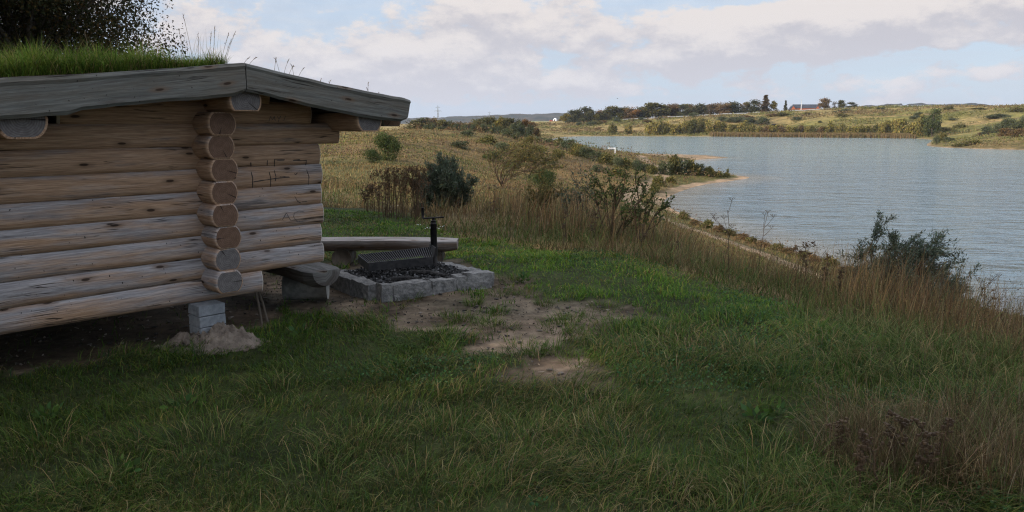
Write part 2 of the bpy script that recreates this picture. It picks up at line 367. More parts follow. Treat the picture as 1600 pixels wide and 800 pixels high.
M['bevel'] = simple('pale_cut_edge', (.50, .46, .40), (.66, .61, .54), 40, .8)
M['stone'] = simple('granite', (.08, .08, .078), (.21, .205, .195), 22, .9, .9, .03)
M['concrete'] = simple('concrete', (.14, .155, .168), (.225, .242, .258), 30, .9, .5, .01)
M['char'] = simple('charcoal_ash', (.008, .008, .008), (.05, .047, .045), 22, .95, 1, .05)
M['iron'] = simple('black_iron', (.012, .012, .013), (.035, .03, .027), 30, .6, .3, .004, .5)
M['rust'] = simple('sooty_steel', (.014, .014, .015), (.05, .047, .046), 16, .6, .3, .004, .3)
M['sand'] = simple('sand_heap', (.10, .08, .065), (.205, .17, .135), 9, .95, 1, .05)
M['soil'] = simple('roof_soil', (.03, .022, .015), (.07, .05, .035), 14, .95, .8, .03)
M['white'] = simple('white_paint', (.72, .72, .72), (.82, .82, .82), 5, .6)
M['rail'] = simple('galvanised_rail', (.36, .37, .38), (.46, .47, .48), 1, .6)
M['orange'] = simple('orange_red_brick', (.36, .10, .045), (.44, .14, .06), 2, .8)
M['darkroof'] = simple('dark_roof_sheet', (.03, .035, .045), (.06, .065, .08), 1, .7)
M['red'] = simple('red_paint', (.28, .07, .05), (.34, .09, .06), 3, .6)
M['steel'] = simple('grey_steel', (.16, .17, .18), (.22, .23, .24), 3, .6)
M['darkwood'] = simple('dark_stained_wood', (.03, .022, .016), (.07, .05, .04), 6, .9)
M['mark'] = simple('charcoal_mark', (.02, .018, .018), (.05, .045, .045), 60, .95); M['carve'] = simple('carved_line', (.07, .065, .065), (.12, .11, .11), 60, .95)

# ------------------------------------------------------------------ ground sheet
def spaced(stops):
    out = []
    for (a, b, n) in stops: out += list(np.linspace(a, b, n, endpoint=False))
    return out
xs = [-9000, -5000, -3000, -1800, -1200, -800, -550, -380, -260]+spaced([(-180, -60, 24), (-60, -14, 46), (-14, -7, 40), (-7, 9, 190), (9, 24, 90), (24, 60, 90), (60, 160, 80), (160, 420, 110)])+[420, 500, 700, 1000, 1500, 2400, 4000, 9000]
ys = [-3000, -800, -300, -150, -80, -40, -20, -10, -4]+spaced([(0, 2.5, 10), (2.5, 14, 170), (14, 32, 90), (32, 80, 120), (80, 135, 120), (135, 230, 110), (230, 360, 60), (360, 560, 130), (560, 800, 30)])+[820, 950, 1200, 1600, 2200, 3000, 5000, 9000, 14000]
X, Y = np.meshgrid(xs, ys); Z = ground(X, Y)
Z = np.where(np.hypot(X, Y) > 1200, np.minimum(Z, -4)-.002*np.hypot(X, Y)*0, Z)
dm = dirtmask(X, Y)*(np.hypot(X, Y) < 40); sm, sdist = sandmask(X, Y); lm = lawnmask(X, Y)
Z = Z-.02*dm
nx, ny = len(xs), len(ys)
def c3(*c): return np.array(c)
def lerp(a, b, t): return a*(1-t[..., None])+b*t[..., None]
n1 = fbm(X*.25, Y*.25, 51); n2 = fbm(X*.03, Y*.03, 52); n3 = fbm(X*.012, Y*.02, 53)
D = np.hypot(X, Y)
col = np.broadcast_to(c3(.115, .085, .045), X.shape+(3,)).copy()                    # dry autumn field
col = lerp(col, c3(.165, .115, .05), sst(n1, .45, .65)); col = lerp(col, c3(.085, .085, .03), sst(n2, .45, .62)*.8)
golden = sst(D, 60, 110)*(1-sst(Y, 230, 300))*(X < 8); col = lerp(col, c3(.19, .13, .055), golden*.3)
farm = sst(Y, 300, 360)
fc = lerp(np.broadcast_to(c3(.21, .165, .07), col.shape).copy(), c3(.145, .135, .045), sst(n3+n2*.5, .62, .85))
fc = lerp(fc, c3(.25, .175, .085), sst(fbm(X*.02, Y*.08, 55), .56, .7)*.8)
fc = lerp(fc, c3(.105, .085, .04), sst(fbm(X*.05, Y*.12, 56), .58, .7)*.7)
left = (1-sst(X, 40, 90)); fc = lerp(fc, c3(.25, .19, .085), left*.7)
col = lerp(col, fc, farm)
peninsula = sst(X, 118, 135)*(Y > 180)*(Y < 330); col = lerp(col, c3(.15, .115, .05), peninsula*.8)
col = lerp(col, c3(.030, .038, .014), lm*(Y < 40)*(Y > -60))
col = lerp(col, lerp(np.broadcast_to(c3(.15, .118, .092), col.shape), c3(.07, .053, .04), sst(fbm(X*3.5, Y*3.5, 58), .42, .62)), dm)
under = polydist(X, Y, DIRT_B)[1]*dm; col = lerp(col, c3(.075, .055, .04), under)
col = lerp(col, c3(.26, .19, .13), sm*(sdist > -12))
idx = np.arange(nx*ny).reshape(ny, nx)
quad = np.stack([idx[:-1, :-1], idx[:-1, 1:], idx[1:, 1:], idx[1:, :-1]], -1).reshape(-1, 4)
m, t, o = mat('ground'); geo = t.new('ShaderNodeNewGeometry'); pos = geo.outputs['Position']
c = t.attr('Col')
nf = t.noise(pos, 9, 8, .7); nm = t.noise(pos, 1.1, 5, .6); nl = t.noise(t.mapping(pos, (.16, .3, .5)), 1, 7, .7)
c = t.mix(1.0, c, t.mix(t.ramp(nf, .3, .7), (.62, .6, .58), (1.35, 1.33, 1.3)), 'MULTIPLY')
c = t.mix(1.0, c, t.mix(t.ramp(nm, .3, .7), (.8, .8, .78), (1.2, 1.2, 1.2)), 'MULTIPLY')
c = t.mix(1.0, c, t.mix(t.ramp(nl, .36, .64), (.55, .60, .55), (1.36, 1.30, 1.22)), 'MULTIPLY')
princ(t, o, c, .95, t.bump(t.m('ADD', nf, t.m('MULTIPLY', nl, 3)), .6, .05), 0, .1)
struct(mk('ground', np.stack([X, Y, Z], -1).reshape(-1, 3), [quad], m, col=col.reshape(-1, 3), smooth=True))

# ------------------------------------------------------------------ water
m, t, o = mat('water'); geo = t.new('ShaderNodeNewGeometry'); pos = geo.outputs['Position']
wv1 = t.noise(t.mapping(pos, (.55, 1.5, 1), rot=(0, 0, .12)), 1.0, 3, .55); wv2 = t.noise(t.mapping(pos, (.20, .36, 1), rot=(0, 0, -.12)), 1.0, 2, .5)
wv3 = t.noise(t.mapping(pos, (.03, .07, 1), rot=(0, 0, .1)), 1.0, 2, .5)
hgt = t.m('ADD', t.m('ADD', t.m('MULTIPLY', wv1, .42), t.m('MULTIPLY', wv2, .75)), t.m('MULTIPLY', wv3, 1.0))
shall = t.attr('Col')
p = princ(t, o, shall, .10, t.bump(hgt, 1.0, .85), 0, .5); p.inputs['IOR'].default_value = 1.33
gx = spaced([(-5, 60, 66), (60, 340, 60)])+[340]; gy = [-90]+spaced([(-60, 130, 110), (130, 470, 120)])+[470]
GX, GY = np.meshgrid(gx, gy); dd, ii = polydist(GX, GY, LAKE); s_ = np.where(ii, dd, 0)
wc = lerp(np.broadcast_to(c3(.15, .15, .13), GX.shape+(3,)).copy(), c3(.095, .14, .165), sst(s_, .5, 7)); wc = lerp(wc, c3(.145, .20, .195), sst(GY, 90, 260))
ix = np.arange(GX.size).reshape(GX.shape)
struct(mk('water', np.stack([GX, GY, np.full(GX.shape, LAKE_Z)], -1).reshape(-1, 3), [np.stack([ix[:-1, :-1], ix[:-1, 1:], ix[1:, 1:], ix[1:, :-1]], -1).reshape(-1, 4)], m, col=wc.reshape(-1, 3), smooth=True))

# ------------------------------------------------------------------ blades (grass, stems, reeds)
def blades(P, L, Wd, lean, bend, az_, colr, tipcol=None):
    """P (n,3) roots, L length, Wd width, lean initial tilt, bend further tilt, az_ direction"""
    n = len(P); dx = np.cos(az_); dy = np.sin(az_)
    sx, sy = -dy, dx
    fr = rng.uniform(-1, 1, n)*.9; cx = sx*np.cos(fr)+dx*np.sin(fr); cy = sy*np.cos(fr)+dy*np.sin(fr)
    V = np.zeros((n, 7, 3)); pos = P.copy().astype(float); ang = lean.copy()
    ws = [1, .85, .6, 0]
    for k in range(4):
        if k < 3:
            V[:, 2*k] = pos-np.c_[cx, cy, np.zeros(n)]*(Wd*ws[k]/2)[:, None]; V[:, 2*k+1] = pos+np.c_[cx, cy, np.zeros(n)]*(Wd*ws[k]/2)[:, None]
        else: V[:, 6] = pos
        seg = L/3; pos = pos+np.c_[dx*np.sin(ang)*seg, dy*np.sin(ang)*seg, np.cos(ang)*seg]; ang = ang+bend/2
    b = (np.arange(n)*7)[:, None]
    q = np.concatenate([b+np.array([0, 1, 3, 2]), b+np.array([2, 3, 5, 4])]); tr = b+np.array([4, 5, 6])
    cc = np.repeat(colr[:, None], 7, 1)
    if tipcol is not None:
        f = np.array([0, 0, .25, .25, .6, .6, 1])[None, :, None]; cc = cc*(1-f)+tipcol[:, None]*f
    return V.reshape(-1, 3), q, tr, cc.reshape(-1, 3)
def leaves(P, size, cols, asp=2.2, dirs=None, jitter=.6):
    """rhombic leaf faces at P; returns V,Q,C"""
    n = len(P); size = np.broadcast_to(size, (n,))
    d_ = rng.normal(0, 1, (n, 3)) if dirs is None else dirs+rng.normal(0, jitter, (n, 3)); d_ /= np.linalg.norm(d_, axis=1)[:, None]
    r_ = rng.normal(0, 1, (n, 3)); s_ = np.cross(d_, r_); s_ /= np.linalg.norm(s_, axis=1)[:, None]+1e-9
    L_ = size[:, None]*d_; W_ = size[:, None]/asp*s_*.5
    V = np.stack([P, P+L_*.45+W_, P+L_, P+L_*.45-W_], 1)
    return V.reshape(-1, 3), (np.arange(n)*4)[:, None]+np.arange(4), np.repeat(cols, 4, 0)
def blade_obj(name, parts, mat_, parent=None):
    Vs, Q, T, Cc = [], [], [], []; n = 0
    for V, q, tr, cc in parts: Vs.append(V); Q.append(q+n); T.append(tr+n); Cc.append(cc); n += len(V)
    return mk(name, np.vstack(Vs), [np.vstack(Q), np.vstack(T)], mat_, parent, col=np.vstack(Cc))
def pick(n, *cols, spread=.18):
    cs = np.array([c for c, _ in cols]); pr = np.array([q for _, q in cols], float); pr /= pr.sum()
    i = rng.choice(len(cs), n, p=pr); return np.clip(cs[i]*rng.normal(1, spread, (n, 1))*rng.normal(1, .06, (n, 3)), .004, 1)
def cone_pts(n, y0, y1, k=1.0, m=.70, pad=1.0):
    """points over the wedge ahead of the viewer, denser nearby (density ~ y^-(1+k))"""
    u = rng.random(n)
    e = 1-k
    yy = y0*(y1/y0)**u if abs(e) < 1e-6 else (y0**e+u*(y1**e-y0**e))**(1/e)
    xx = rng.uniform(-1, 1, n)*(m*yy+pad); return xx, yy
FP = [(-1.26, 7.30), (-.24, 8.02), (-.80, 8.85), (-1.98, 8.25)]
def pit_in(x, y, pad=.08):
    d, i = polydist(x, y, FP); return i | (d < pad)

# ================================================================== LOG SHELTER
OX, OY = -2.377, 6.057; SA = R(46.6)
shelter = empty('log_shelter', (OX, OY, 0), SA)
tag(shelter, 'low log cabin shelter with a grass turf roof at the left', 'shelter')
def shl(t_, p_, z): # world position of shelter-local (along wall, outward, up)
    return np.array([OX+math.cos(SA)*t_+math.sin(SA)*p_, OY+math.sin(SA)*t_-math.cos(SA)*p_, z])
def log(name, a, b, axis, c0, r=.190, hh=.0862, weather=.5, ends=('end_grey', 'end_grey'), mat_='log', parent=shelter, bev=.016, flat_top=True, seed=0, topflat=None, wob=.004):
    """a..b along axis 'x' or 'y'; c0 = (other coordinate, z)"""
    L = b-a; nl_ = max(8, int(L/.05)); K = 28
    s = np.linspace(0, 1, nl_); th = np.arange(K+1)*2*math.pi/K
    rn = 1+(fbm(s[:, None]*L*1.3+seed*7.1, np.cos(th)[None]*.8+seed, 60)-.5)*.07+(fbm(s[:, None]*L*.4+seed*3.1, np.zeros(K+1)[None], 61)-.5)*.06
    rn[:, -1] = rn[:, 0]
    yy = r*rn*np.cos(th)[None]; zz = r*rn*np.sin(th)[None]
    up = hh if flat_top else (topflat if topflat is not None else r*2)
    z2 = np.clip(zz, -hh+(fbm(s*L*2+seed, s*0, 62)-.5)[:, None]*wob, up)
    z2 = np.where(zz > up, up+(zz-up)*.03, z2)
    sl = a+s*L
    rows = [(sl[i], yy[i], z2[i]) for i in range(nl_)]
    rows = [(a-bev*0+0, yy[0]*.90, z2[0]*.90)]+[(a+bev, yy[0], z2[0])]+rows[1:-1]+[(b-bev, yy[-1], z2[-1])]+[(b, yy[-1]*.90, z2[-1]*.90)]
    V = []; U = []
    arc = th*r
    for (x, y_, z_) in rows:
        V.append(np.c_[np.full(K+1, x), y_, z_]); U.append(np.c_[np.full(K+1, x+seed*3.37), arc+seed*.61])
    nr = len(rows); V = np.vstack(V); U = np.vstack(U); n0 = len(V)
    Fq = []; mi = []
    for i in range(nr-1):
        for j in range(K):
            Fq.append((i*(K+1)+j, i*(K+1)+j+1, (i+1)*(K+1)+j+1, (i+1)*(K+1)+j)); mi.append(3 if (i == 0 or i == nr-2) else 0)
    # caps
    capV = []; capU = []; tri = []; mt = []
    for e, row in ((0, rows[0]), (1, rows[-1])):
        base = n0+len(capV)
        capV.append((row[0], 0, 0)); capU.append((0, 0))
        for j in range(K): capV.append((row[0], row[1][j], row[2][j])); capU.append((row[1][j], row[2][j]))
        for j in range(K):
            f = (base, base+1+j, base+1+(j+1) % K); tri.append(f if e else f[::-1]); mt.append(1+e)
    V = np.vstack([V, np.array(capV)]); U = np.vstack([U, np.array(capU)])
    zrel = V[:, 2]/hh
    wxv = np.clip(weather+.26*np.clip(zrel, -1, 1)-.03, 0, 1)
    if axis == 'x': W3 = np.c_[V[:, 0], V[:, 1]+c0[0], V[:, 2]+c0[1]]
    else: W3 = np.c_[-V[:, 1]+c0[0], V[:, 0], V[:, 2]+c0[1]]
    return mk(name, W3, [np.array(Fq), np.array(tri)], None, parent, uv=U, mats=[M[mat_], M[ends[0]], M[ends[1]], M['bevel'] if bev > .01 else M[mat_]], midx=mi+mt, smooth=[m_ == 0 for m_ in mi]+[False]*len(mt), wx=wxv)
Z0, PT = .29, .168
WLOG = []
for k in range(9):
    zc = Z0+PT*(k+.5); wth = [.62, .66, .60, .55, .42, .28, .12, .04, .0][k]
    b = {0: .41, 7: 1.20}.get(k, 1.0+[0, .0, -.015, .01, .0, .012, .0, 0, 0][k]); a = -2.45
    if k == 8: a, b = -1.0, .93
    WLOG.append(log('wall_log', a, b, 'x', (.075, zc), weather=wth, seed=k+1, ends=('end_grey', 'end_grey')))
log('wall_log', -.55, .55, 'x', (.075, Z0+PT*9.5-.03), weather=0, seed=31, bev=.004)
for j in range(8):
    zc = Z0+PT*(j+1); p0 = .33+[.015, -.01, .0, .01, .0, .0, .01, .03][j]
    log('cross_log', -p0, 3.1, 'y', ((j % 3-1)*.010+.012, zc), r=.108, hh=.0835, weather=[.5, .45, .4, .3, .2, .1, .05, 0][j], seed=j+12, ends=('end_grey' if j < 2 else 'end_warm', 'end_grey'), bev=.006)
for k in range(9):   # far gable and left side wall, hidden mostly
    log('wall_log', -2.45, 1.0, 'x', (3.0, Z0+PT*(k+.5)), weather=.3, seed=k+40, bev=.004)
for k in range(7): log('cross_log', -.25, 3.1, 'y', (-2.35, Z0+PT*(k+1)), weather=.4, seed=k+60, bev=.004)
# floor beam and floor boards
fb = MB(); fb.box((-1.2, 1.5, .36), (2.3, 2.9, .05)); fb.build('floor', M['darkwood'], shelter)
# purlins
log('ridge_purlin', -.53, 3.5, 'y', (.115, 1.80), r=.125, hh=.075, weather=.2, seed=81, ends=('end_grey', 'end_grey'), bev=.003, flat_top=False)
log('eave_purlin', -.53, 3.5, 'y', (-1.32, 1.665), r=.14, hh=.118, weather=.15, seed=82, bev=.003, flat_top=False, topflat=.02)
log('eave_purlin', -.53, 3.5, 'y', (1.20, 1.67), r=.125, hh=.10, weather=.0, seed=83, bev=.003, flat_top=False, topflat=.05)
log('eave_beam', -.44, 3.5, 'y', (1.50, 1.665), r=.10, hh=.055, weather=.0, seed=84, bev=.003, mat_='board', ends=('end_warm', 'end_warm'), flat_top=True)
# verge boards traced as live-edge planks, 5 cm thick
def verge(top, bot, y0, y1, seed):
    n = 90; tx = np.linspace(0, 1, n)
    a = max(top[0][0], bot[0][0]); b = top[-1][0]
    ta = np.linspace(top[0][0], top[-1][0], n); tb = np.linspace(bot[0][0], bot[-1][0], n)
    zt = np.interp(ta, [q[0] for q in top], [q[1] for q in top])+(fbm(ta*3, ta*0, seed)-.5)*.012
    zb = np.interp(tb, [q[0] for q in bot], [q[1] for q in bot])+(fbm(tb*4, tb*0, seed+1)-.5)*.02
    # section: front-bottom, front, front-top ledge, top, back
    rowsn = 10; V = []; U = []
    for r_ in range(rowsn+1):
        f = r_/rowsn; x = tb*(1-f)+ta*f; z = zb*(1-f)+zt*f
        y = np.full(n, y0)+(fbm(x*2, z*9, seed+2)-.5)*.012
        lip = .012*sst(np.array(f), .80, .86); y = y-lip*(.6+.4*fbm(x*2.5, x*0, seed+4))
        if r_ == 0: z = z+.0; y = y+.02
        if r_ == rowsn: y = y+.01
        V.append(np.c_[x, y, z]); U.append(np.c_[x+seed, z*1.0+f*.02+.13*x*np.sign(ta[0]+.5)])
    V.append(np.c_[ta, np.full(n, y1), zt+.004]); U.append(np.c_[ta+seed, zt+.1])
    V.append(np.c_[tb, np.full(n, y1), zb+.01]); U.append(np.c_[tb+seed, zb+.2])
    V = np.vstack(V); U = np.vstack(U); R_ = rowsn+3; Fq = []
    for r_ in range(R_):
        for i in range(n-1):
            r2 = (r_+1) % R_; Fq.append((r_*n+i, r_*n+i+1, r2*n+i+1, r2*n+i))
    ends = [tuple(r_*n for r_ in range(R_))[::-1], tuple(r_*n+n-1 for r_ in range(R_))]
    wxv = np.clip(.62+.2*rng.normal(0, .2, len(V)), 0, 1)
    return mk('verge_board', V, [np.array(Fq), np.array(ends)], M['board'], shelter, uv=U, wx=wxv, smooth=False)
verge([(-2.62, 1.77), (-1.428, 1.891), (-.737, 1.961), (.085, 2.059)], [(-2.62, 1.53), (-1.451, 1.657), (-1.087, 1.688), (-1.002, 1.723), (-.625, 1.764), (-.019, 1.822), (.085, 1.86)], -.60, -.55, 90)
verge([(.092, 2.055), (.751, 1.941), (1.108, 1.893), (1.50, 1.848), (1.575, 1.825)], [(.092, 1.862), (.629, 1.76), (1.038, 1.69), (1.48, 1.648), (1.545, 1.668)], -.60, -.55, 95)
rf = MB()
for (ta, za, tb_, zb_) in ((-2.6, 1.70, .088, 1.975), (.088, 1.975, 1.56, 1.76)):
    for ya, yb in ((-.548, 3.45),):
        th_ = .045
        rf.add([(ta, ya, za), (tb_, ya, zb_), (tb_, yb, zb_), (ta, yb, za), (ta, ya, za-th_), (tb_, ya, zb_-th_), (tb_, yb, zb_-th_), (ta, yb, za-th_)],
               [(0, 1, 2, 3), (7, 6, 5, 4), (0, 4, 5, 1), (1, 5, 6, 2), (2, 6, 7, 3), (3, 7, 4, 0)])
roof = rf.build('roof', M['darkwood'], shelter)
so_ = MB()
for (ta, za, tb_, zb_) in ((-2.58, 1.80, .08, 2.035), (.10, 2.035, 1.5, 1.83)):
    so_.add([(ta, -.545, za), (tb_, -.545, zb_), (tb_, 3.4, zb_), (ta, 3.4, za), (ta, -.545, za-.09), (tb_, -.545, zb_-.055), (tb_, 3.4, zb_-.055), (ta, 3.4, za-.09)],
            [(0, 1, 2, 3), (7, 6, 5, 4), (0, 4, 5, 1), (1, 5, 6, 2), (2, 6, 7, 3), (3, 7, 4, 0)])
so_.build('turf_soil', M['soil'], roof)
# turf grass on the left slope
n = 48000; tt = rng.uniform(-2.55, .045, n); py = -.53+3.7*rng.random(n)**1.7
keep = (tt < .045-.12*vnoise(py*3, tt*3, 5)); tt = tt[keep]; py = py[keep]; n = len(tt)
zr = 1.80+(tt+2.58)/(2.66)*.235
hn = fbm(tt*4+9, py*3, 71); hn2 = fbm(tt*11, py*11, 72)
L = (1-.35*sst(tt, -.8, -.2))*(.07+.16*hn)*(.45+.9*rng.random(n))*(.35+1.15*hn2)*1.15
cl_ = pick(n, ((.11, .18, .026), 5), ((.17, .22, .035), 3.5), ((.25, .20, .08), 1.4), ((.065, .115, .02), 3))
tg1 = blades(np.c_[tt, py, zr], L, np.full(n, .0038), np.abs(rng.normal(0, .45, n)), rng.uniform(.1, 1.6, n), rng.uniform(0, 6.28, n), cl_*.7, cl_*1.25)
n = 450; tt = -1.8*rng.random(n); py = -.5+rng.random(n)*1.5
cl_ = pick(n, ((.24, .19, .09), 3), ((.17, .16, .05), 1)); tg3 = blades(np.c_[tt, py, 1.80+(tt+2.58)/2.66*.235], rng.uniform(.18, .3, n), np.full(n, .0025), rng.uniform(0, .3, n), rng.uniform(0, .7, n), rng.uniform(0, 6.28, n), cl_)
g = blade_obj('turf_grass', [tg1, tg3], M['grass'], roof); g['kind'] = 'stuff'
# dry seed stalks on the roof edge
STRAW = simple('straw', (.10, .075, .04), (.20, .15, .08), 30)
def stalk_local(mb, x, y, z, h, lean, head=.05, r=.0016):
    P = [(x+lean*h*(q**1.4), y, z+h*q) for q in np.linspace(0, 1, 7)]
    mb.tube(P, np.linspace(r, r*.6, 7), 4)
    e = np.array(P[-1]); d_ = e-np.array(P[-2]); d_ /= np.linalg.norm(d_)
    for q in range(9):
        c_ = e-d_*head*q/9; s_ = rng.normal(0, .004, 3); mb.tube([c_, c_+d_*.009+s_], [.0022, .0008], 3, cap=False)
for (x, h, ln) in ((-.42, .30, -.35), (-.30, .26, -.10), (-.24, .36, -.14), (-.20, .24, .02), (-.13, .26, .12), (-.10, .30, .10), (-.05, .26, .30), (-.03, .22, .34), (-.02, .28, .36), (-.55, .2, .1), (-.9, .2, -.1)): st = MB(); stalk_local(st, x, -.50, 2.0, h, ln, .09); st.build('dry_stalk', STRAW, roof)
for (x, h, ln) in ((.12, .05, .9), (.16, .06, 1.0), (.36, .09, .2), (.40, .10, -.3), (.44, .10, .4), (.48, .07, .6), (.52, .08, -.2), (.56, .07, .7), (.75, .03, .3), (.83, .03, .3), (1.2, .09, .02), (1.205, .05, -.3), (1.30, .03, .3)): st = MB(); stalk_local(st, x, -.52, 2.06-(x-.09)*.17, h, ln, .03); st.build('dry_stalk', STRAW, roof)
# foundation blocks
for i, (z0, z1) in enumerate(((.205, .285), (.12, .20), (-.03, .115))):
    b = MB(); b.box((-.10+rng.normal(0, .002), -.15, (z0+z1)/2), (.205, .19, z1-z0), jit=.001, bev=.004); b.build('foundation_block', M['concrete'], shelter)
for (x, y) in ((-2.3, -.1), (0, 1.5), (0, 2.9), (-2.3, 2.9), (-2.3, 1.5)):
    b = MB(); b.box((x, y, .14), (.2, .2, .30), bev=.004); b.build('foundation_block', M['concrete'], shelter)
# charcoal marks and faint carved letters on the wing logs
def wall_pt(u, v, out=.0025):
    """photo pixel -> shelter-local point on the log faces"""
    r = ray(u, v); e = np.array([0, 0, EYE]); nrm = np.array([math.sin(SA), -math.cos(SA), 0]); o_ = np.array([OX, OY, 0])
    p_ = .11
    for _ in range(8):
        k_ = np.dot(o_+nrm*p_-e, nrm)/np.dot(r, nrm); q = e+k_*r; z = q[2]; kk = (z-Z0)/PT; zz_ = (kk-math.floor(kk)-.5)*PT
        p_ = math.sqrt(max(.190**2-zz_*zz_, 1e-4))*.995-.075
    tt_ = (q[0]-OX)*math.cos(SA)+(q[1]-OY)*math.sin(SA)
    return (tt_, -(p_+out), z)
def strokes(name, S, wdt, mt_, parent, sx, sy, ox, oy):
    for s in S:
        mb = MB(); P = []
        for a, b in zip(s[:-1], s[1:]):
            for q in np.linspace(0, 1, 5): P.append(wall_pt(ox+(a[0]*(1-q)+b[0]*q)*sx, oy+(a[1]*(1-q)+b[1]*q)*sy))
        P = np.array(P); P = P[np.r_[True, np.linalg.norm(np.diff(P, axis=0), axis=1) > 1e-5]]
        if len(P) < 2: continue
        T = np.gradient(P, axis=0); T /= np.linalg.norm(T, axis=1)[:, None]+1e-9
        B = np.c_[-T[:, 2], T[:, 1]*0, T[:, 0]]; wv = wdt*(.5+.8*rng.random(len(P)))[:, None]
        V = np.vstack([P+B*wv/2, P-B*wv/2, P+B*wv/2+[0, .004, 0], P-B*wv/2+[0, .004, 0]]); m_ = len(P)
        Fs = [(i, i+1, m_+i+1, m_+i) for i in range(m_-1)]+[(i, 2*m_+i, 2*m_+i+1, i+1) for i in range(m_-1)]+[(m_+i, m_+i+1, 3*m_+i+1, 3*m_+i) for i in range(m_-1)]
        mb.add(V, Fs); mb.build(name, mt_, parent)
k9 = 180/1600
S1 = [[(460, 300), (465, 350)], [(693, 270), (688, 340)], [(790, 255), (788, 355)], [(790, 262), (930, 262)], [(1045, 272), (1235, 272)], [(1232, 275), (1222, 340)], [(820, 268), (925, 270)], [(1060, 266), (1140, 262)]]
S2 = [[(465, 430), (488, 520), (485, 650)], [(715, 430), (738, 520), (735, 640)], [(785, 410), (810, 500), (800, 560)], [(500, 570), (620, 550), (820, 520), (1000, 505)], [(860, 500), (990, 500)], [(1235, 400), (1268, 500), (1258, 610)], [(1060, 455), (1085, 470), (1108, 445)]]
strokes('charcoal_mark', S1, .006, M['mark'], WLOG[6], k9, k9, 340, 220)
strokes('charcoal_mark', S2, .006, M['mark'], WLOG[5], k9, k9, 340, 220)
S3 = [[(505, 10), (522, 80), (520, 170)], [(740, 10), (770, 70), (778, 160)], [(815, 10), (835, 80)], [(820, 125), (960, 130)], [(1070, 60), (1110, 130), (1160, 155)], [(1175, 130), (1240, 130)]]
strokes('charcoal_mark', S3, .005, M['mark'], WLOG[4], k9, k9, 340, 300)
S4 = [[(900, 385), (955, 290), (1010, 385)], [(915, 350), (995, 350)], [(1195, 275), (1130, 262), (1065, 290), (1055, 345), (1100, 405), (1160, 415), (1215, 390)]]
strokes('carved_letter', S4, .0035, M['carve'], WLOG[3], k9, k9, 340, 300)
S5 = [[(630, 285), (635, 270), (641, 280), (647, 270), (650, 284)], [(656, 270), (662, 278), (667, 269)], [(662, 278), (660, 286)], [(676, 284), (682, 268)]]
strokes('charcoal_mark', S5, .004, M['carve'], WLOG[8], .5, .5, 105, 47)

# sand heap at the foundation
def heap(name, cx, cy, rx, ry, h, seed, material, n=60, lumps=1.0):
    a = np.linspace(-1, 1, n); A, B = np.meshgrid(a, a); r = np.hypot(A, B)
    x = cx+A*rx; y = cy+B*ry
    z = h*np.clip(1-r**1.5, -.25, 1)*(.35+1.3*fbm(x*9, y*9, seed, 3))+np.abs(fbm(x*22, y*22, seed+1, 3)-.5)*.09*lumps*np.clip(1-r, 0, 1)**.5+(fbm(x*5, y*5, seed+3, 2)-.5)*.10*lumps*np.clip(1-r, 0, 1)
    z = z+ground(x, y)-.02; ii_ = np.arange(n*n).reshape(n, n)
    return mk(name, np.stack([x, y, z], -1).reshape(-1, 3), [np.stack([ii_[:-1, :-1], ii_[:-1, 1:], ii_[1:, 1:], ii_[1:, :-1]], -1).reshape(-1, 4)], material, smooth=True)
hp = shl(-.12, .26, 0)
stuff(heap('sand_heap', hp[0]+.0, hp[1]-.0, .40, .27, .13, 5, M['sand'], 120, 2.2), 'pale lumpy sand heaped around the concrete foot of the log shelter', 'sand')

mb = MB()
for i in range(150):
    a = rng.uniform(0, 6.28); r_ = .42*math.sqrt(rng.random()); x = hp[0]+math.cos(a)*r_; y = hp[1]+math.sin(a)*r_*.7; s_ = rng.uniform(.012, .05)*(1.2-r_); mb.box((x, y, float(ground(x, y))+.10*max(0, 1-(r_/.36)**1.5)), (s_, s_*.8, s_*.7), rng.uniform(0, 3), jit=s_*.12, bev=s_*.15)
stuff(mb.build('sand_clods', M['sand']), 'small broken clods lying on the sand heap at the shelter foot', 'clods')
# thin poles leaning under the wing
for i, (a, b) in enumerate((((398, 455, .32), (409, 503, .0)), ((404, 452, .30), (418, 500, .0)))):
    mb = MB(); P0 = atz(a[0], a[1], a[2]); P1 = atz(b[0], b[1], b[2]); P0 = np.array([P1[0]-.06-.03*i, P1[1]+.03, .30])
    mb.tube([P1-[0, 0, .02], (P0+P1)/2+[.006, 0, 0], P0], [.011, .010, .008], 7)
    o = mb.build('wooden_stake', M['bark'], smooth=True); tag(o, ['left one of two thin weathered stakes leaning under the log wall end', 'right one of two thin weathered stakes leaning under the log wall end'][i], 'stake', 'stakes leaning beside the shelter')

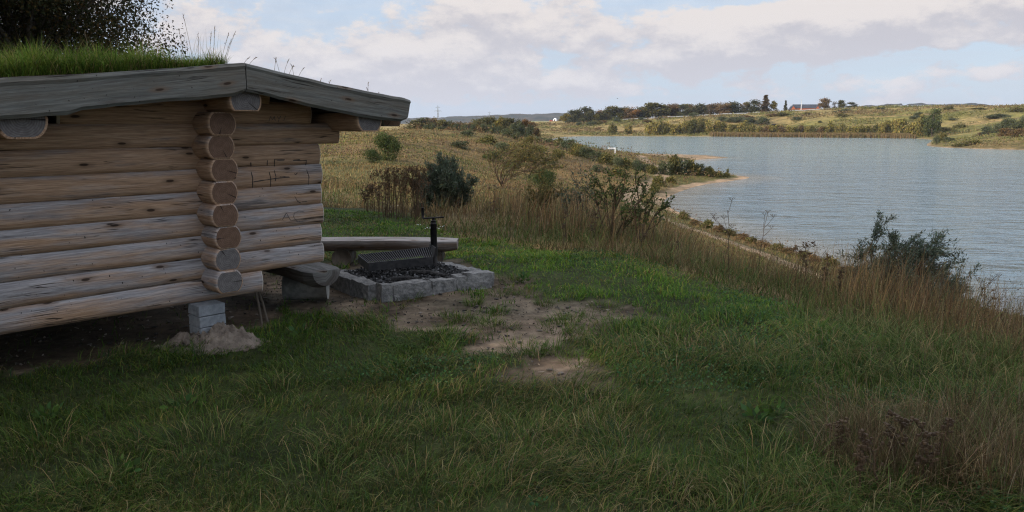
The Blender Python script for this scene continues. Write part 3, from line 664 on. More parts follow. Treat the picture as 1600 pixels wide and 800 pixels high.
# ================================================================== FIRE PIT
pit = empty('fire_pit', (-1.05, 8.1, 0)); tag(pit, 'square fire pit edged with rough granite blocks and filled with charcoal', 'fire pit')
def stone(x0, y0, x1, y1, wd_, h, z0=-.06):
    L_ = math.hypot(x1-x0, y1-y0); ang = math.atan2(y1-y0, x1-x0)
    import bmesh
    bm = bmesh.new(); nx_, ny_, nz_ = max(3, int(L_/.05)), 4, 4
    bmesh.ops.create_cube(bm, size=1); bmesh.ops.subdivide_edges(bm, edges=bm.edges[:], cuts=5, use_grid_fill=True)
    V = np.array([v.co[:] for v in bm.verts]); Fq = np.array([[v.index for v in f.verts] for f in bm.faces]); bm.free()
    pw = 1-.10*np.clip(np.abs(V[:, :1])*2*np.abs(V[:, 1:2])*2, 0, 1)
    V = np.c_[V[:, 0]*L_*.97, V[:, 1]*wd_, V[:, 2]*(h-z0)]; sd_ = rng.random()*50
    nz = np.c_[fbm(V[:, 1]*14+sd_, V[:, 2]*14+V[:, 0]*9, 80), fbm(V[:, 0]*12+sd_, V[:, 2]*14, 81), fbm(V[:, 0]*12+sd_, V[:, 1]*14, 82)]-.5
    V = V+nz*.035; V[:, 2] += (V[:, 0]/L_)*rng.normal(0, .012)
    c_, s_ = math.cos(ang+rng.normal(0, .025)), math.sin(ang+rng.normal(0, .025))
    cx, cy = (x0+x1)/2+1.05, (y0+y1)/2-8.1
    V = np.c_[V[:, 0]*c_-V[:, 1]*s_+cx, V[:, 0]*s_+V[:, 1]*c_+cy, V[:, 2]+(h+z0)/2]
    return mk('kerb_stone', V, [Fq], M['stone'], pit, smooth=False)
def edge(A_, B_, cuts, hs):
    A_ = np.array(A_); B_ = np.array(B_)
    for i in range(len(cuts)-1):
        p_ = A_+(B_-A_)*cuts[i]; q_ = A_+(B_-A_)*cuts[i+1]; stone(*p_, *q_, .13+rng.normal(0, .008), hs[i % len(hs)])
Pa, Pb, Pc, Pd = [np.array(q) for q in FP]
edge(Pa, Pb, [0, .10, .43, .66, .76, 1.0], [.125, .12, .105, .12, .13]); edge(Pb, Pc, [0, .12, .45, .72, 1.], [.11, .09, .08, .07]); edge(Pc, Pd, [.02, .25, .5, .75, 1.], [.07, .08, .07]); edge(Pd, Pa, [.04, .3, .62, .93], [.10, .11, .12])
def bedmesh():
    n = 70; a = np.linspace(.03, .97, n); A, B = np.meshgrid(a, a)
    x = (Pa[0]*(1-A)+Pb[0]*A)*(1-B)+(Pd[0]*(1-A)+Pc[0]*A)*B; y = (Pa[1]*(1-A)+Pb[1]*A)*(1-B)+(Pd[1]*(1-A)+Pc[1]*A)*B
    z = .02+.05*fbm(x*6, y*6, 88)+.05*np.abs(fbm(x*25, y*25, 89, 2)-.5)*2; ii_ = np.arange(n*n).reshape(n, n)
    return mk('ash_bed', np.stack([x+1.05, y-8.1, z], -1).reshape(-1, 3), [np.stack([ii_[:-1, :-1], ii_[:-1, 1:], ii_[1:, 1:], ii_[1:, :-1]], -1).reshape(-1, 4)], M['char'], pit)
bedmesh()
mb = MB()
for i in range(700):
    a, b = rng.uniform(.05, .95, 2); x = (Pa*(1-a)+Pb*a)*(1-b)+(Pd*(1-a)+Pc*a)*b
    g_ = rng.uniform(.01, .06) if rng.random() < .85 else .15
    mb.box((x[0], x[1], .075+rng.random()*.02), rng.uniform(.008, .030, 3), rng.uniform(0, 3), col=(g_, g_, g_), jit=.003)
m, t, o = mat('charcoal_lumps'); princ(t, o, t.attr('Col'), .9); o = mb.build('charcoal', m, pit, col=True); o.location = (1.05, -8.1, 0); o['kind'] = 'stuff'
for i, (a, b, r_, lb) in enumerate((((612, 437), (668, 440), .035, 'charred split log lying in the ash under the grill'), ((640, 425), (700, 432), .03, 'shorter burnt log in the ash behind the charred one near the grill post'))):
    A_ = atz(*a, .10); B_ = atz(*b, .10); mb = MB(); mb.tube([A_, (A_*.5+B_*.5)+[0, .02, .012], B_], [r_*.8, r_, r_*.6], 8); tag(mb.build('burnt_log', M['char'], smooth=False), lb, 'burnt log')
# grill
gp = np.array([-.865, 8.62]); grill = empty('fire_grill', (gp[0], gp[1], .04)); tag(grill, 'black iron grill with a slatted grate on a crank post in the fire pit', 'grill')
mb = MB(); mb.tube([(0, 0, -.06), (0, 0, .50)], .036, 16); mb.build('post', M['iron'], grill, smooth=True)
mb = MB(); mb.tube([(0, 0, .502), (0, 0, .535)], .030, 12); mb.tube([(0, 0, .535), (0, 0, .56)], .016, 10)
cap_ = mb.build('post_cap', M['iron'], grill, smooth=True)
mb = MB(); mb.tube([(-.115, 0, .560), (.12, -.01, .575)], [.009, .009], 8); ck_ = mb.build('crank', M['iron'], grill, smooth=True)
mb = MB(); mb.tube([(-.115, 0, .56), (-.115, 0, .60), (-.117, 0, .68)], [.012, .017, .017], 10); mb.build('handle', M['iron'], ck_, smooth=True)
GZ = .20
gq = [atz(559.5, 399, GZ+.04), atz(576, 412, GZ+.04), atz(676, 402, GZ+.04), atz(671, 387, GZ+.04)]
gq = [np.array([q[0]-gp[0], q[1]-gp[1], GZ]) for q in gq]
gA, gB, gC, gD = gq
mb = MB()
for (a, b) in ((gA, gB), (gB, gC), (gC, gD), (gD, gA)):
    d_ = b-a; L_ = np.linalg.norm(d_); mb.box((a+b)/2-[0, 0, .035], (L_, .008, .085), math.atan2(d_[1], d_[0]))
rim = mb.build('tray', M['rust'], grill)
mb = MB()
for q in np.linspace(.03, .97, 30): mb.tube([gB+(gC-gB)*q+[0, 0, .002], gA+(gD-gA)*q+[0, 0, .002]], .0045, 5)
for q in (.33, .66): mb.tube([gA+(gB-gA)*q-[0, 0, .006], gD+(gC-gD)*q-[0, 0, .006]], .005, 5)
mb.build('grate', M['rust'], grill)
mb = MB(); mid = (gC+gD)/2
mb.add([gC+[.0, 0, -.07], gD+[.0, 0, -.07], gD+[.0, 0, .05], gC+[.03, .0, .10], gC+[.01, 0, -.07], gD+[.01, 0, -.07], gD+[.01, 0, .05], gC+[.04, 0, .10]], [(0, 1, 2, 3), (7, 6, 5, 4), (0, 4, 5, 1), (1, 5, 6, 2), (2, 6, 7, 3), (3, 7, 4, 0)])
mb.tube([mid+[0, 0, 0], (-.02, 0, GZ)], .012, 8); mb.tube([(0, 0, GZ-.05), (0, 0, GZ+.05)], .043, 14)
mb.build('bracket', M['iron'], grill)
mb = MB(); mb.tube([gA+[.02, -.0, -.01], gA+[.0, -.12, -.03]], .006, 6); mb.build('lift_bar', M['rust'], grill)

# ================================================================== BENCHES (half logs on round blocks)
def halflog(name, A_, B_, r, zt, parent, mt_='plank', depth=.72):
    A_ = np.array(A_, float); B_ = np.array(B_, float); n = 40; K = 14
    d_ = B_-A_; L_ = np.linalg.norm(d_); d_ /= L_; s_ = np.array([-d_[1], d_[0]])
    V = []; U = []; rows = []
    th = np.linspace(0, -math.pi, K)
    for i, q in enumerate(np.linspace(0, 1, n)):
        rr = r*(1+(fbm(q*L_*1.5+r*9, 0, 91)-.5)*.12); taper = 1-.22*max(0, (q-.93)/.07)
        prof = [(rr*math.cos(a)*taper, rr*math.sin(a)*depth*taper) for a in th]+[(-rr*.6*taper, .006), (0, .004+.004*math.sin(q*7)), (rr*.6*taper, .006)]
        for (a, b) in prof:
            p_ = A_+d_*q*L_+s_*a; V.append((p_[0], p_[1], zt+b+(.012*math.sin(q*3.1)))); 
        U += [(q*L_, k*r*math.pi/K) for k in range(len(prof))]
    m_ = K+3; Fq = [(i*m_+j, i*m_+(j+1) % m_, (i+1)*m_+(j+1) % m_, (i+1)*m_+j) for i in range(n-1) for j in range(m_)]
    ends = [tuple(range(m_)), tuple((n-1)*m_+j for j in range(m_))[::-1]]
    wx_ = np.array([.9 if (k % m_) >= K or (k % m_) in (0, K-1) else .35 for k in range(len(V))])
    return mk(name, np.array(V)-np.array([*parent.location[:2], parent.location[2]]), [np.array(Fq), np.array(ends)], M[mt_], parent, uv=np.array(U), wx=wx_)
b1 = empty('log_bench', (-1.47, 9.9, ground(-1.5, 9.9))); tag(b1, 'long half-log bench standing behind the fire pit grill', 'bench', 'half-log benches around the fire pit')
halflog('seat', (-2.55, 9.5), (-.66, 9.46), .17, .235, b1, 'plank', .85)
for x in (-2.05, -.95):
    mb = MB(); mb.tube([(x, 9.33, .03), (x, 9.66, .03)], .12, 14); o = mb.build('support', M['bark'], b1, smooth=True); o.location = (-b1.location[0], -b1.location[1], -b1.location[2])
b2 = empty('log_bench', (-1.9, 7.3, 0)); tag(b2, 'half-log bench end poking out from behind the log wall, left of the fire pit', 'bench', 'half-log benches around the fire pit')
e_ = atz(505, 424, .33); b2e = np.array([e_[0]+.03, e_[1]]); dirb = np.array([-.69, .724])
M['bench_dark'] = woodmat('bench_wood_dark', (.055, .05, .045), (.10, .09, .08), (.10, .10, .095), (.22, .215, .20))
halflog('seat', tuple(b2e+dirb*1.7), tuple(b2e), .175, .33, b2, 'bench_dark', .95)
mb = MB(); c1 = atz(436, 470, .0); c2 = atz(512, 470, .0)
mb.tube([(c1[0]+.02, c1[1]+.12, .105), (c2[0]-.03, c2[1]+.16, .105)], [.125, .125], 20); o = mb.build('support', simple('weathered_block', (.10, .10, .09), (.20, .195, .175), 18, .9, .5, .01), b2, smooth=True); o.location = (1.9, -7.3, 0)

# small twigs and debris on the dirt
mb = MB(); n_ = 0
while n_ < 1700:
    x = rng.uniform(-4.5, 1.2); y = rng.uniform(4.6, 9.2)
    if dirtmask(np.array([x]), np.array([y]))[0] < .6 or pit_in(np.array([x]), np.array([y]))[0]: continue
    z = float(ground(x, y))-.012; a = rng.uniform(0, 6.28); l_ = .012+.06*rng.random()**3; g_ = rng.choice([.03, .06, .10, .22], p=[.25, .35, .3, .1])*rng.uniform(.7, 1.3)
    if rng.random() < .5: mb.box((x, y, z), (l_*.6, l_*.35, .008), a, col=(g_, g_*.85, g_*.7), jit=.003)
    else: mb.tube([(x, y, z), (x+math.cos(a)*l_, y+math.sin(a)*l_, z+.006)], .003, 4, col=(g_, g_*.8, g_*.6))
    n_ += 1
m, t, o = mat('debris'); princ(t, o, t.attr('Col'), .95); stuff(mb.build('twig_litter', m, col=True), 'bits of twig, bark and charcoal scattered on the trodden soil', 'litter')

# ================================================================== GRASS
def sample_ok(x, y):
    # keep off the shelter floor area, pit, path, water
    return ~pit_in(x, y)
parts = []
# (a) short lawn
n = 340000; x, y = cone_pts(n, 2.6, 17, .55, .70, .6)
lmk = lawnmask(x, y); dmk = dirtmask(x, y); tuft = fbm(x*2.6, y*2.6, 101, 3); tuft2 = fbm(x*7, y*7, 102, 2)
pd = np.where(dmk > .5, sst(tuft2, .60, .74)*.7*sst(tuft, .40, .56), 1)*(.6+.4*sst(tuft, .3, .6))
inB = polydist(x, y, DIRT_B)[1]; pd = np.where(inB & (dmk > .6), .025, pd)
ok = (rng.random(n) < pd) & (lmk > rng.random(n)) & sample_ok(x, y); x = x[ok]; y = y[ok]; tuft = tuft[ok]; tuft2 = tuft2[ok]; n = len(x); dk = dmk[ok]
z = ground(x, y)-.01
long_ = sst(fbm(x*.7, y*.7, 103), .45, .62)*(1-sst(y, 4.8, 7.5)*.75)
nearshel = 1-sst(y, 6, 9)
L = (.032+.085*tuft**1.5*(.5+tuft2))*(.6+.8*rng.random(n))*(1+1.1*long_)*(.9+.35*nearshel)
L = np.where(dk > .3, L*.75, L)
flow = fbm(x*.9, y*.9, 104)*12.6
azm = np.where(rng.random(n) < .55+.3*long_, flow+rng.normal(0, .6, n), rng.uniform(0, 6.28, n))
patch = fbm(x*.55+3, y*.55, 105)
g1 = pick(n, ((.048, .108, .014), 5), ((.074, .138, .018), 4), ((.135, .165, .028), 1.4), ((.036, .082, .028), 2))
g2 = pick(n, ((.16, .125, .055), 2), ((.11, .10, .035), 3), ((.055, .08, .018), 4), ((.22, .18, .10), .8))
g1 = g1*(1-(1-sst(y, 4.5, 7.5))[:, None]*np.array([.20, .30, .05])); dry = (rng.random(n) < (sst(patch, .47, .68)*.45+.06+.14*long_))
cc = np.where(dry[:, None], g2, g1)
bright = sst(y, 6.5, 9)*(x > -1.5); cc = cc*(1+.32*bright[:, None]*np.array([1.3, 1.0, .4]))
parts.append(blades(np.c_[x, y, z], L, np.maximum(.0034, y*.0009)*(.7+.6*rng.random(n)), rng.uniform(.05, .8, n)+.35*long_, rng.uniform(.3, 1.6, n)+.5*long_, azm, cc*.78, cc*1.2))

for (u, v) in [(780, 484), (762, 500), (775, 508), (850, 470), (880, 500), (872, 510), (830, 455), (800, 430), (806, 436), (720, 492), (820, 540), (836, 548), (900, 492), (945, 476), (640, 462), (700, 515), (560, 500), (600, 520), (690, 520), (870, 545), (650, 448), (740, 470), (905, 515), (960, 500), (780, 455), (905, 560)]:
    p_ = atz(u, v, 0); q_ = np.array([p_[0], p_[1]]); m_ = 150; a = rng.uniform(0, 6.28, m_); r_ = rng.uniform(.08, .2)*np.sqrt(rng.random(m_)); x = q_[0]+np.cos(a)*r_; y = q_[1]+np.sin(a)*r_; c_ = pick(m_, ((.045, .09, .015), 4), ((.07, .11, .02), 3), ((.14, .13, .04), 1))
    parts.append(blades(np.c_[x, y, ground(x, y)-.03], rng.uniform(.06, .15, m_), np.full(m_, .004), rng.uniform(.1, .9, m_), rng.uniform(.3, 1.4, m_), a+rng.normal(0, .5, m_), c_*.8, c_*1.25))
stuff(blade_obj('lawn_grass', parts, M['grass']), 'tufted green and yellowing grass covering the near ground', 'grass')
# (a2) clover and other small round leaves in patches
n = 90000; x, y = cone_pts(n, 2.6, 12, .5, .70, .4); pt = fbm(x*.8+40, y*.8, 141); ok = (pt > .56) & (dirtmask(x, y) < .3) & (lawnmask(x, y) > .5); x = x[ok]; y = y[ok]; n = len(x); z = ground(x, y)+rng.uniform(.01, .07, n)
dv = rng.normal(0, .35, (n, 3))+[0, 0, .25]; a_ = rng.uniform(0, 6.28, n); dv[:, 0] += np.cos(a_); dv[:, 1] += np.sin(a_)
V_, Q_, C_ = leaves(np.c_[x, y, z], rng.uniform(.010, .024, n), pick(n, ((.045, .095, .035), 4), ((.065, .12, .045), 3), ((.09, .12, .03), 1), spread=.2), 1.15, dv, .1)
stuff(mk('clover', V_, [Q_], M['grass'], col=C_), 'patches of clover and small round leaves among the grass', 'clover')
# (b) long drooping tussocks at right foreground
parts = []
def tussock(cx, cy, n, L0, sp, cols, wd_=.004):
    a = rng.uniform(0, 6.28, n); r_ = sp*np.sqrt(rng.random(n)); x = cx+np.cos(a)*r_; y = cy+np.sin(a)*r_
    c_ = pick(n, *cols); return blades(np.c_[x, y, ground(x, y)-.01], L0*rng.uniform(.5, 1.1, n), np.full(n, wd_), rng.uniform(.1, .6, n), rng.uniform(.8, 2.0, n), a+rng.normal(0, .5, n), c_*.8, c_*1.25)
GREEN = ((.045, .08, .018), 4), ((.08, .11, .03), 3), ((.19, .15, .07), 2), ((.11, .12, .045), 2)
TAN = ((.15, .112, .058), 4), ((.10, .075, .04), 3), ((.075, .08, .03), 2.5), ((.21, .17, .10), 1)
for (u, v) in [(1180, 570), (1230, 600), (1290, 560), (1340, 590), (1380, 560), (1420, 600), (1450, 560), (1500, 590), (1540, 570), (1580, 600), (1470, 640), (1530, 640), (1590, 640), (1600, 700), (1200, 740), (1290, 770), (1350, 790), (1560, 740), (1390, 530), (1450, 520), (1520, 545), (1590, 560), (1330, 520), (1260, 520)]:
    p_ = hit(u, v); parts.append(tussock(p_[0], p_[1], 170, .34*rng.uniform(.6, 1.15), .26, GREEN))
for (u, v) in [(1380, 700), (1430, 680), (1500, 680), (1480, 740), (1540, 700), (1590, 750), (1420, 760), (1330, 700), (1350, 650)]:
    p_ = hit(u, v); parts.append(tussock(p_[0], p_[1], 230, .30, .28, TAN, .003))
for (u, v) in [(180, 770), (330, 700), (440, 620), (300, 640), (560, 700), (700, 690), (60, 700), (640, 770), (820, 700), (500, 760)]:
    p_ = hit(u, v); parts.append(tussock(p_[0], p_[1], 140, .24, .24, GREEN, .0035))
n = 5600; uu = 1180+440*rng.random(n); vv = 640+190*rng.random(n)**.8; P_ = np.array([atz(a, b, 0) for a, b in zip(uu, vv)]); ok = fbm(P_[:, 0]*2.2, P_[:, 1]*2.2, 151)+.35*(1-np.hypot((uu-1430)/190, (vv-720)/95)) > .50+.12*rng.random(n); P_ = P_[ok]; n = len(P_); P_[:, 2] = ground(P_[:, 0], P_[:, 1])
c_ = pick(n, ((.06, .042, .024), 4), ((.11, .08, .042), 3), ((.19, .15, .095), 1.5), ((.07, .08, .03), 1.5)); parts.append(blades(P_, rng.uniform(.12, .40, n), np.full(n, .0028), np.abs(rng.normal(0, .35, n)), rng.uniform(0, .8, n), rng.uniform(0, 6.28, n), c_, c_*1.1))
stuff(blade_obj('long_grass', parts, M['grass']), 'long drooping grass tussocks at the foreground edge', 'grass')

# (c) tall dry weeds and grass along the slope edge
parts = []
n = 130000; x, y = cone_pts(n, 5, 42, .95, .72, 1)
lmk = lawnmask(x, y); cl_n = fbm(x*.5, y*.5, 111); ed0 = polydist(x, y, LAWN)[0]; ok = (lmk < .75*rng.random(n)+.1) & (rng.random(n) < .5+.5*sst(ed0, .2, 1.8)) & (rng.random(n) < (.25+.75*sst(cl_n, .38, .58)))
sdw, sI = polydist(x, y, LAKE); pdw, _ = polydist(x, y, PATH, False); ok &= (~sI) & (sdw > 2) & (pdw > 1.3) & sample_ok(x, y)
x = x[ok]; y = y[ok]; n = len(x); cl_n = cl_n[ok]; z = ground(x, y)-.02
edge_ = polydist(x, y, LAWN)[0]
L = (.20+.42*rng.random(n)**1.4)*(.55+.9*cl_n)*(.5+.6*sst(edge_, 0, 1.5))*(1-.55*sst(edge_, 3.5, 8.0)*(x > 1.5)-.3*sst(edge_, 8, 16)*(x <= 1.5))*(1+.28*sst(x/y, .36, .50)+.55*sst(x/y, -.06, .04)*(1-sst(x/y, .2, .26)))
gn = sst(fbm(x*.35, y*.35, 112), .42, .65)*.55+.4*(1-sst(edge_, .2, 2.0))
c_dry = pick(n, ((.19, .124, .058), 4), ((.135, .082, .040), 4.5), ((.26, .195, .105), 1.4), ((.07, .05, .03), 2.6), ((.10, .10, .04), 1.4))
c_grn = pick(n, ((.06, .085, .022), 3), ((.10, .11, .03), 2)); gr = rng.random(n) < gn
cc = np.where(gr[:, None], c_grn, c_dry)
parts.append(blades(np.c_[x, y, z], L, np.maximum(.0028, y*.00065)*rng.uniform(.6, 1.3, n), np.abs(rng.normal(0, .22, n))+.25*gr, rng.uniform(0, .7, n)+gr*.8, rng.normal(.2, 1.5, n), cc, cc*1.15))
WEEDP = (x, y, z, L)
# under-storey of shorter mixed blades
n = 90000; x, y = cone_pts(n, 5, 45, .8, .72, 1)
lmk = lawnmask(x, y); ok = (lmk < .75); sdw, sI = polydist(x, y, LAKE); pdw, _ = polydist(x, y, PATH, False); ok &= (~sI) & (sdw > 1.4) & (pdw > .9) & sample_ok(x, y)
x = x[ok]; y = y[ok]; n = len(x); z = ground(x, y)-.02; gn = fbm(x*.3, y*.3, 113)
cc = np.where((rng.random(n) < sst(gn, .4, .65)*.8)[:, None], pick(n, ((.055, .085, .02), 3), ((.09, .105, .03), 2)), pick(n, ((.16, .115, .055), 4), ((.11, .08, .04), 3), ((.21, .155, .075), 2)))
parts.append(blades(np.c_[x, y, z], (.10+.22*rng.random(n)), np.maximum(.004, y*.0010)*rng.uniform(.6, 1.3, n), rng.uniform(0, .7, n), rng.uniform(.2, 1.2, n), rng.uniform(0, 6.28, n), cc*.85, cc*1.15))
x, y, z, L = WEEDP; i_ = rng.choice(len(x), 70000); f_ = rng.uniform(.3, 1.0, 70000)*L[i_]
lp = np.c_[x[i_], y[i_], z[i_]+f_]+rng.normal(0, .03, (70000, 3)); yy = y[i_]
V_, Q_, C_ = leaves(lp, np.maximum(.018, yy*.0012)*rng.uniform(.5, 1.3, 70000), pick(70000, ((.105, .072, .038), 4), ((.062, .045, .028), 4), ((.17, .125, .06), 2), ((.07, .08, .025), 2.4)), 2.2)
stuff(mk('withered_leaves', V_, [Q_], M['dry'], col=C_), 'withered brown leaves and seed heads on the dry weeds of the slope edge', 'leaves')
stuff(blade_obj('dry_weeds', parts, M['dry']), 'waist-high brown dried weeds and grass along the edge of the slope', 'weeds')

# (d) field grass further out
parts = []
for (y0, y1, n, hL, wpx) in ((38, 90, 120000, .30, .0007), (85, 235, 130000, .42, .0007)):
    x, y = cone_pts(n, y0, y1, .7, .68, 1); pdw, _ = polydist(x, y, PATH, False); sdw, sI = polydist(x, y, LAKE)
    cl_n = fbm(x*.11, y*.11, 121); ok = (~sI) & (sdw > 1.7) & (pdw > 1.2) & (x < 60) & (rng.random(n) < .4+.6*sst(cl_n, .35, .6))
    ok &= ~((np.hypot((x-42)/13, (y-182)/9) < 1))
    x = x[ok]; y = y[ok]; n = len(x); z = ground(x, y)-.03; gn = fbm(x*.05, y*.05, 122)
    c_dry = pick(n, ((.155, .105, .052), 4), ((.125, .08, .042), 3.5), ((.20, .145, .072), 1.2), ((.08, .06, .035), 2.4), spread=.16); c_ol = pick(n, ((.11, .115, .035), 3), ((.085, .085, .03), 2), spread=.12)
    slope = sst(x-y*.02, 4, 14)*sst(y, 45, 70)
    cc = np.where((rng.random(n) < sst(gn, .42, .62)*.55+slope*.35)[:, None], c_ol, c_dry)
    if True:
        yel = (x/y < -.10)*sst(y, 20, 40)*.5; cc = cc*(1+yel[:, None]*np.array([.1, .3, 0]))
    parts.append(blades(np.c_[x, y, z], hL*rng.uniform(.35, 1, n), y*wpx*rng.uniform(.6, 1.2, n), rng.uniform(0, .5, n), rng.uniform(.1, .9, n), rng.normal(.2, 1.2, n), cc, cc*1.1))
stuff(blade_obj('field_grass', parts, M['dry']), 'tawny rough grass covering the rolling hillside above the lake', 'grass')
# (d2) low scrub, dead herbs and tussock heads over the hillside
n = 150000; x, y = cone_pts(n, 22, 190, .8, .60, 1); sdw, sI = polydist(x, y, LAKE); pdw, _ = polydist(x, y, PATH, False); cl_n = fbm(x*.35, y*.35, 145)*.6+fbm(x*.08, y*.08, 146)*.4
ok = (cl_n > .52) & (~sI) & (sdw > 1.5) & (pdw > 1.3) & (x < 40) & (np.hypot((x-42)/13, (y-182)/9) > 1); x = x[ok]; y = y[ok]; cl_n = cl_n[ok]; n = len(x)
h_ = (cl_n-.50)*4.5*(1+sst(y, 60, 120)); z = ground(x, y)+h_*rng.random(n)**.7
tone = fbm(x*.12+7, y*.12, 147); br_ = pick(n, ((.14, .09, .05), 4), ((.10, .065, .04), 3), ((.18, .13, .065), 2), spread=.15); gr_ = pick(n, ((.10, .105, .04), 4), ((.07, .08, .035), 3), ((.13, .12, .045), 2), spread=.15)
V_, Q_, C_ = leaves(np.c_[x, y, z], y*.0028*rng.uniform(.5, 1.2, n), np.where((tone > .52)[:, None], gr_, br_), 2.4)
stuff(mk('low_scrub', V_, [Q_], M['dry'], col=C_), 'low brown and olive scrub patches over the tawny hillside', 'scrub')
# (d3) rough herbage over the far bank and the point of land
n = 170000; x = rng.uniform(-40, 330, n); y = rng.uniform(385, 565, n); k_ = n//6; x[:k_] = rng.uniform(132, 235, k_); y[:k_] = rng.uniform(225, 330, k_)
sdw, sI = polydist(x, y, LAKE); cl_n = fbm(x*.045, y*.09, 161)*.6+fbm(x*.2, y*.3, 162)*.4; ok = (~sI) & (sdw > 1.5) & (cl_n > .525) & (np.abs(x/y) < .70); x = x[ok]; y = y[ok]; cl_n = cl_n[ok]; n = len(x)
z = ground(x, y)+(cl_n-.51)*7*rng.random(n); tone = fbm(x*.03+5, y*.05, 163)
br_ = pick(n, ((.19, .14, .065), 4), ((.14, .10, .05), 3), ((.25, .19, .09), 2), spread=.12); gr_ = pick(n, ((.15, .145, .05), 4), ((.11, .11, .042), 3), ((.19, .17, .06), 2), spread=.12)
V_, Q_, C_ = leaves(np.c_[x, y, z], y*.0022*rng.uniform(.5, 1.2, n), np.where((tone > .47)[:, None], gr_, br_), 1.8)
stuff(mk('bank_herbage', V_, [Q_], M['dry'], col=C_), 'rough olive and tan herbage covering the far bank of the lake', 'herbage')
# (e) reeds along the far shore
n = 26000; uu = rng.uniform(1000, 1440, n); k_ = rng.uniform(-1.5, 5, n)
seg = np.array([p_ for p_ in LAKE if p_[1] > 380 and p_[0] > 90 and p_[0] < 215]); i_ = rng.integers(0, len(seg)-1, n); f_ = rng.random((n, 1)); q = seg[i_]*(1-f_)+seg[i_+1]*f_
d_ = np.linalg.norm(seg[i_+1]-seg[i_], axis=1); okk = d_ < 30; q = q[okk]; n = len(q); k_ = k_[okk]
q = q+np.c_[rng.normal(0, .4, n), k_]; ok = fbm(q[:, 0]*.03, q[:, 0]*0, 131) > .38; q = q[ok]; n = len(q)
cc = pick(n, ((.22, .15, .075), 4), ((.17, .11, .055), 3), ((.15, .13, .045), 2), spread=.1)
z = np.maximum(ground(q[:, 0], q[:, 1]), LAKE_Z-.3)
stuff(blade_obj('reeds', [blades(np.c_[q, z], rng.uniform(1.2, 2.6, n), np.full(n, .28), rng.uniform(0, .2, n), rng.uniform(0, .3, n), rng.uniform(0, 6.28, n), cc)], M['dry']), 'belt of tan reeds along the water edge of the far bank', 'reeds')

# ================================================================== PLANTS
def grow(H, nb, spread, lean=(0, 0), depth=2, seed=0, droop=0, upk=.5):
    """branch polylines from the base: returns list of (points, radius)"""
    out = []; lean = np.array([*lean, 0.])
    def seg(p0, d_, L_, r_, lv):
        n_ = 6; P = [p0]; d_ = d_.copy()
        for i in range(n_):
            d_ = d_+rng.normal(0, .16, 3)+lean*.16+np.array([0, 0, .06*upk-droop*.1*lv]); d_ /= np.linalg.norm(d_); P.append(P[-1]+d_*L_/n_)
        P = np.array(P); out.append((P, r_, lv))
        if lv < depth:
            for k in range(4 if lv == 0 else 4):
                f_ = rng.uniform(.25, 1.0); i = min(int(f_*n_), n_-1); side = rng.normal(0, 1, 3); side[2] *= .5
                dd_ = d_*.7+side*.55; dd_ /= np.linalg.norm(dd_); seg(P[i+1], dd_, L_*rng.uniform(.4, .62), r_*.5, lv+1)
    for b in range(nb):
        a = 2*math.pi*b/nb+rng.normal(0, .4); th = rng.uniform(.1, 1)*spread
        d_ = np.array([math.cos(a)*math.sin(th), math.sin(a)*math.sin(th), math.cos(th)]); seg(np.array([0, 0, 0.]), d_, H*rng.uniform(.6, .8), H*.014, 0)
    return out
def shrub(name, base, H, Wd, label, cat, cols, nb=9, leaf=.06, nleaf=14, spread=1.0, lean=(0, 0), asp=3.5, depth=2, upk=.5, group=None, bark='twig', leafy=1.0, tipsonly=False):
    global rng
    keep_ = rng; rng = np.random.default_rng(int(abs(base[0])*31+abs(base[1])*17)+11)
    root = empty(name, base); tag(root, label, cat, group)
    br = grow(H, nb, spread, lean, depth, upk=upk)
    allp = np.vstack([b[0] for b in br]); sx = Wd/2/(np.percentile(np.abs(allp[:, 0]-allp[:, 0].mean()), 97)+1e-6); sz = H/(np.percentile(allp[:, 2], 99)+1e-6)
    S = np.array([sx, sx, sz]); mb = MB(); LP = []; LD = []
    for P, r_, lv in br:
        P = P*S; mb.tube(P, np.linspace(r_, r_*.35, len(P)), 5 if lv < 2 else 3, cap=False)
        if lv >= depth-1 or (not tipsonly and lv > 0):
            k = int(nleaf*(1 if lv == depth else .6)*leafy); f_ = rng.random(k)*(len(P)-1.01); i = f_.astype(int); q = P[i]+(P[i+1]-P[i])*(f_-i)[:, None]
            LP.append(q); d_ = P[i+1]-P[i]; LD.append(d_/(np.linalg.norm(d_, axis=1)[:, None]+1e-9))
    LP = np.vstack(LP); LD = np.vstack(LD)+rng.normal(0, .5, (len(LP), 3)); mb.build('branches', M[bark], root)
    # small clumps of leaves around twigs
    V, Q, Cc = leaves(LP+rng.normal(0, leaf*.35, LP.shape), leaf*rng.uniform(.6, 1.2, len(LP)), pick(len(LP), *cols), asp, LD, .45)
    mk('foliage', V, [Q], M['leaf'], root, col=Cc); rng = keep_; return root
BUCK = (((.08, .10, .068), 4), ((.115, .135, .098), 2.5), ((.055, .07, .045), 3), ((.11, .10, .045), .4))
DARKG = (((.045, .068, .024), 4), ((.07, .092, .03), 3), ((.09, .09, .03), .8))
OLV = (((.12, .10, .035), 3), ((.085, .08, .028), 3), ((.17, .12, .04), 1), ((.06, .06, .022), 2))
AUT = (((.15, .12, .03), 3), ((.09, .10, .028), 3), ((.22, .15, .045), 1.5), ((.06, .07, .02), 2))
def place(u, v): return hit(u, v)
def at_px(u, v, wpx, hpx):
    p_ = hit(u, v); k = dist_px(p_); return p_, wpx*k, hpx*k
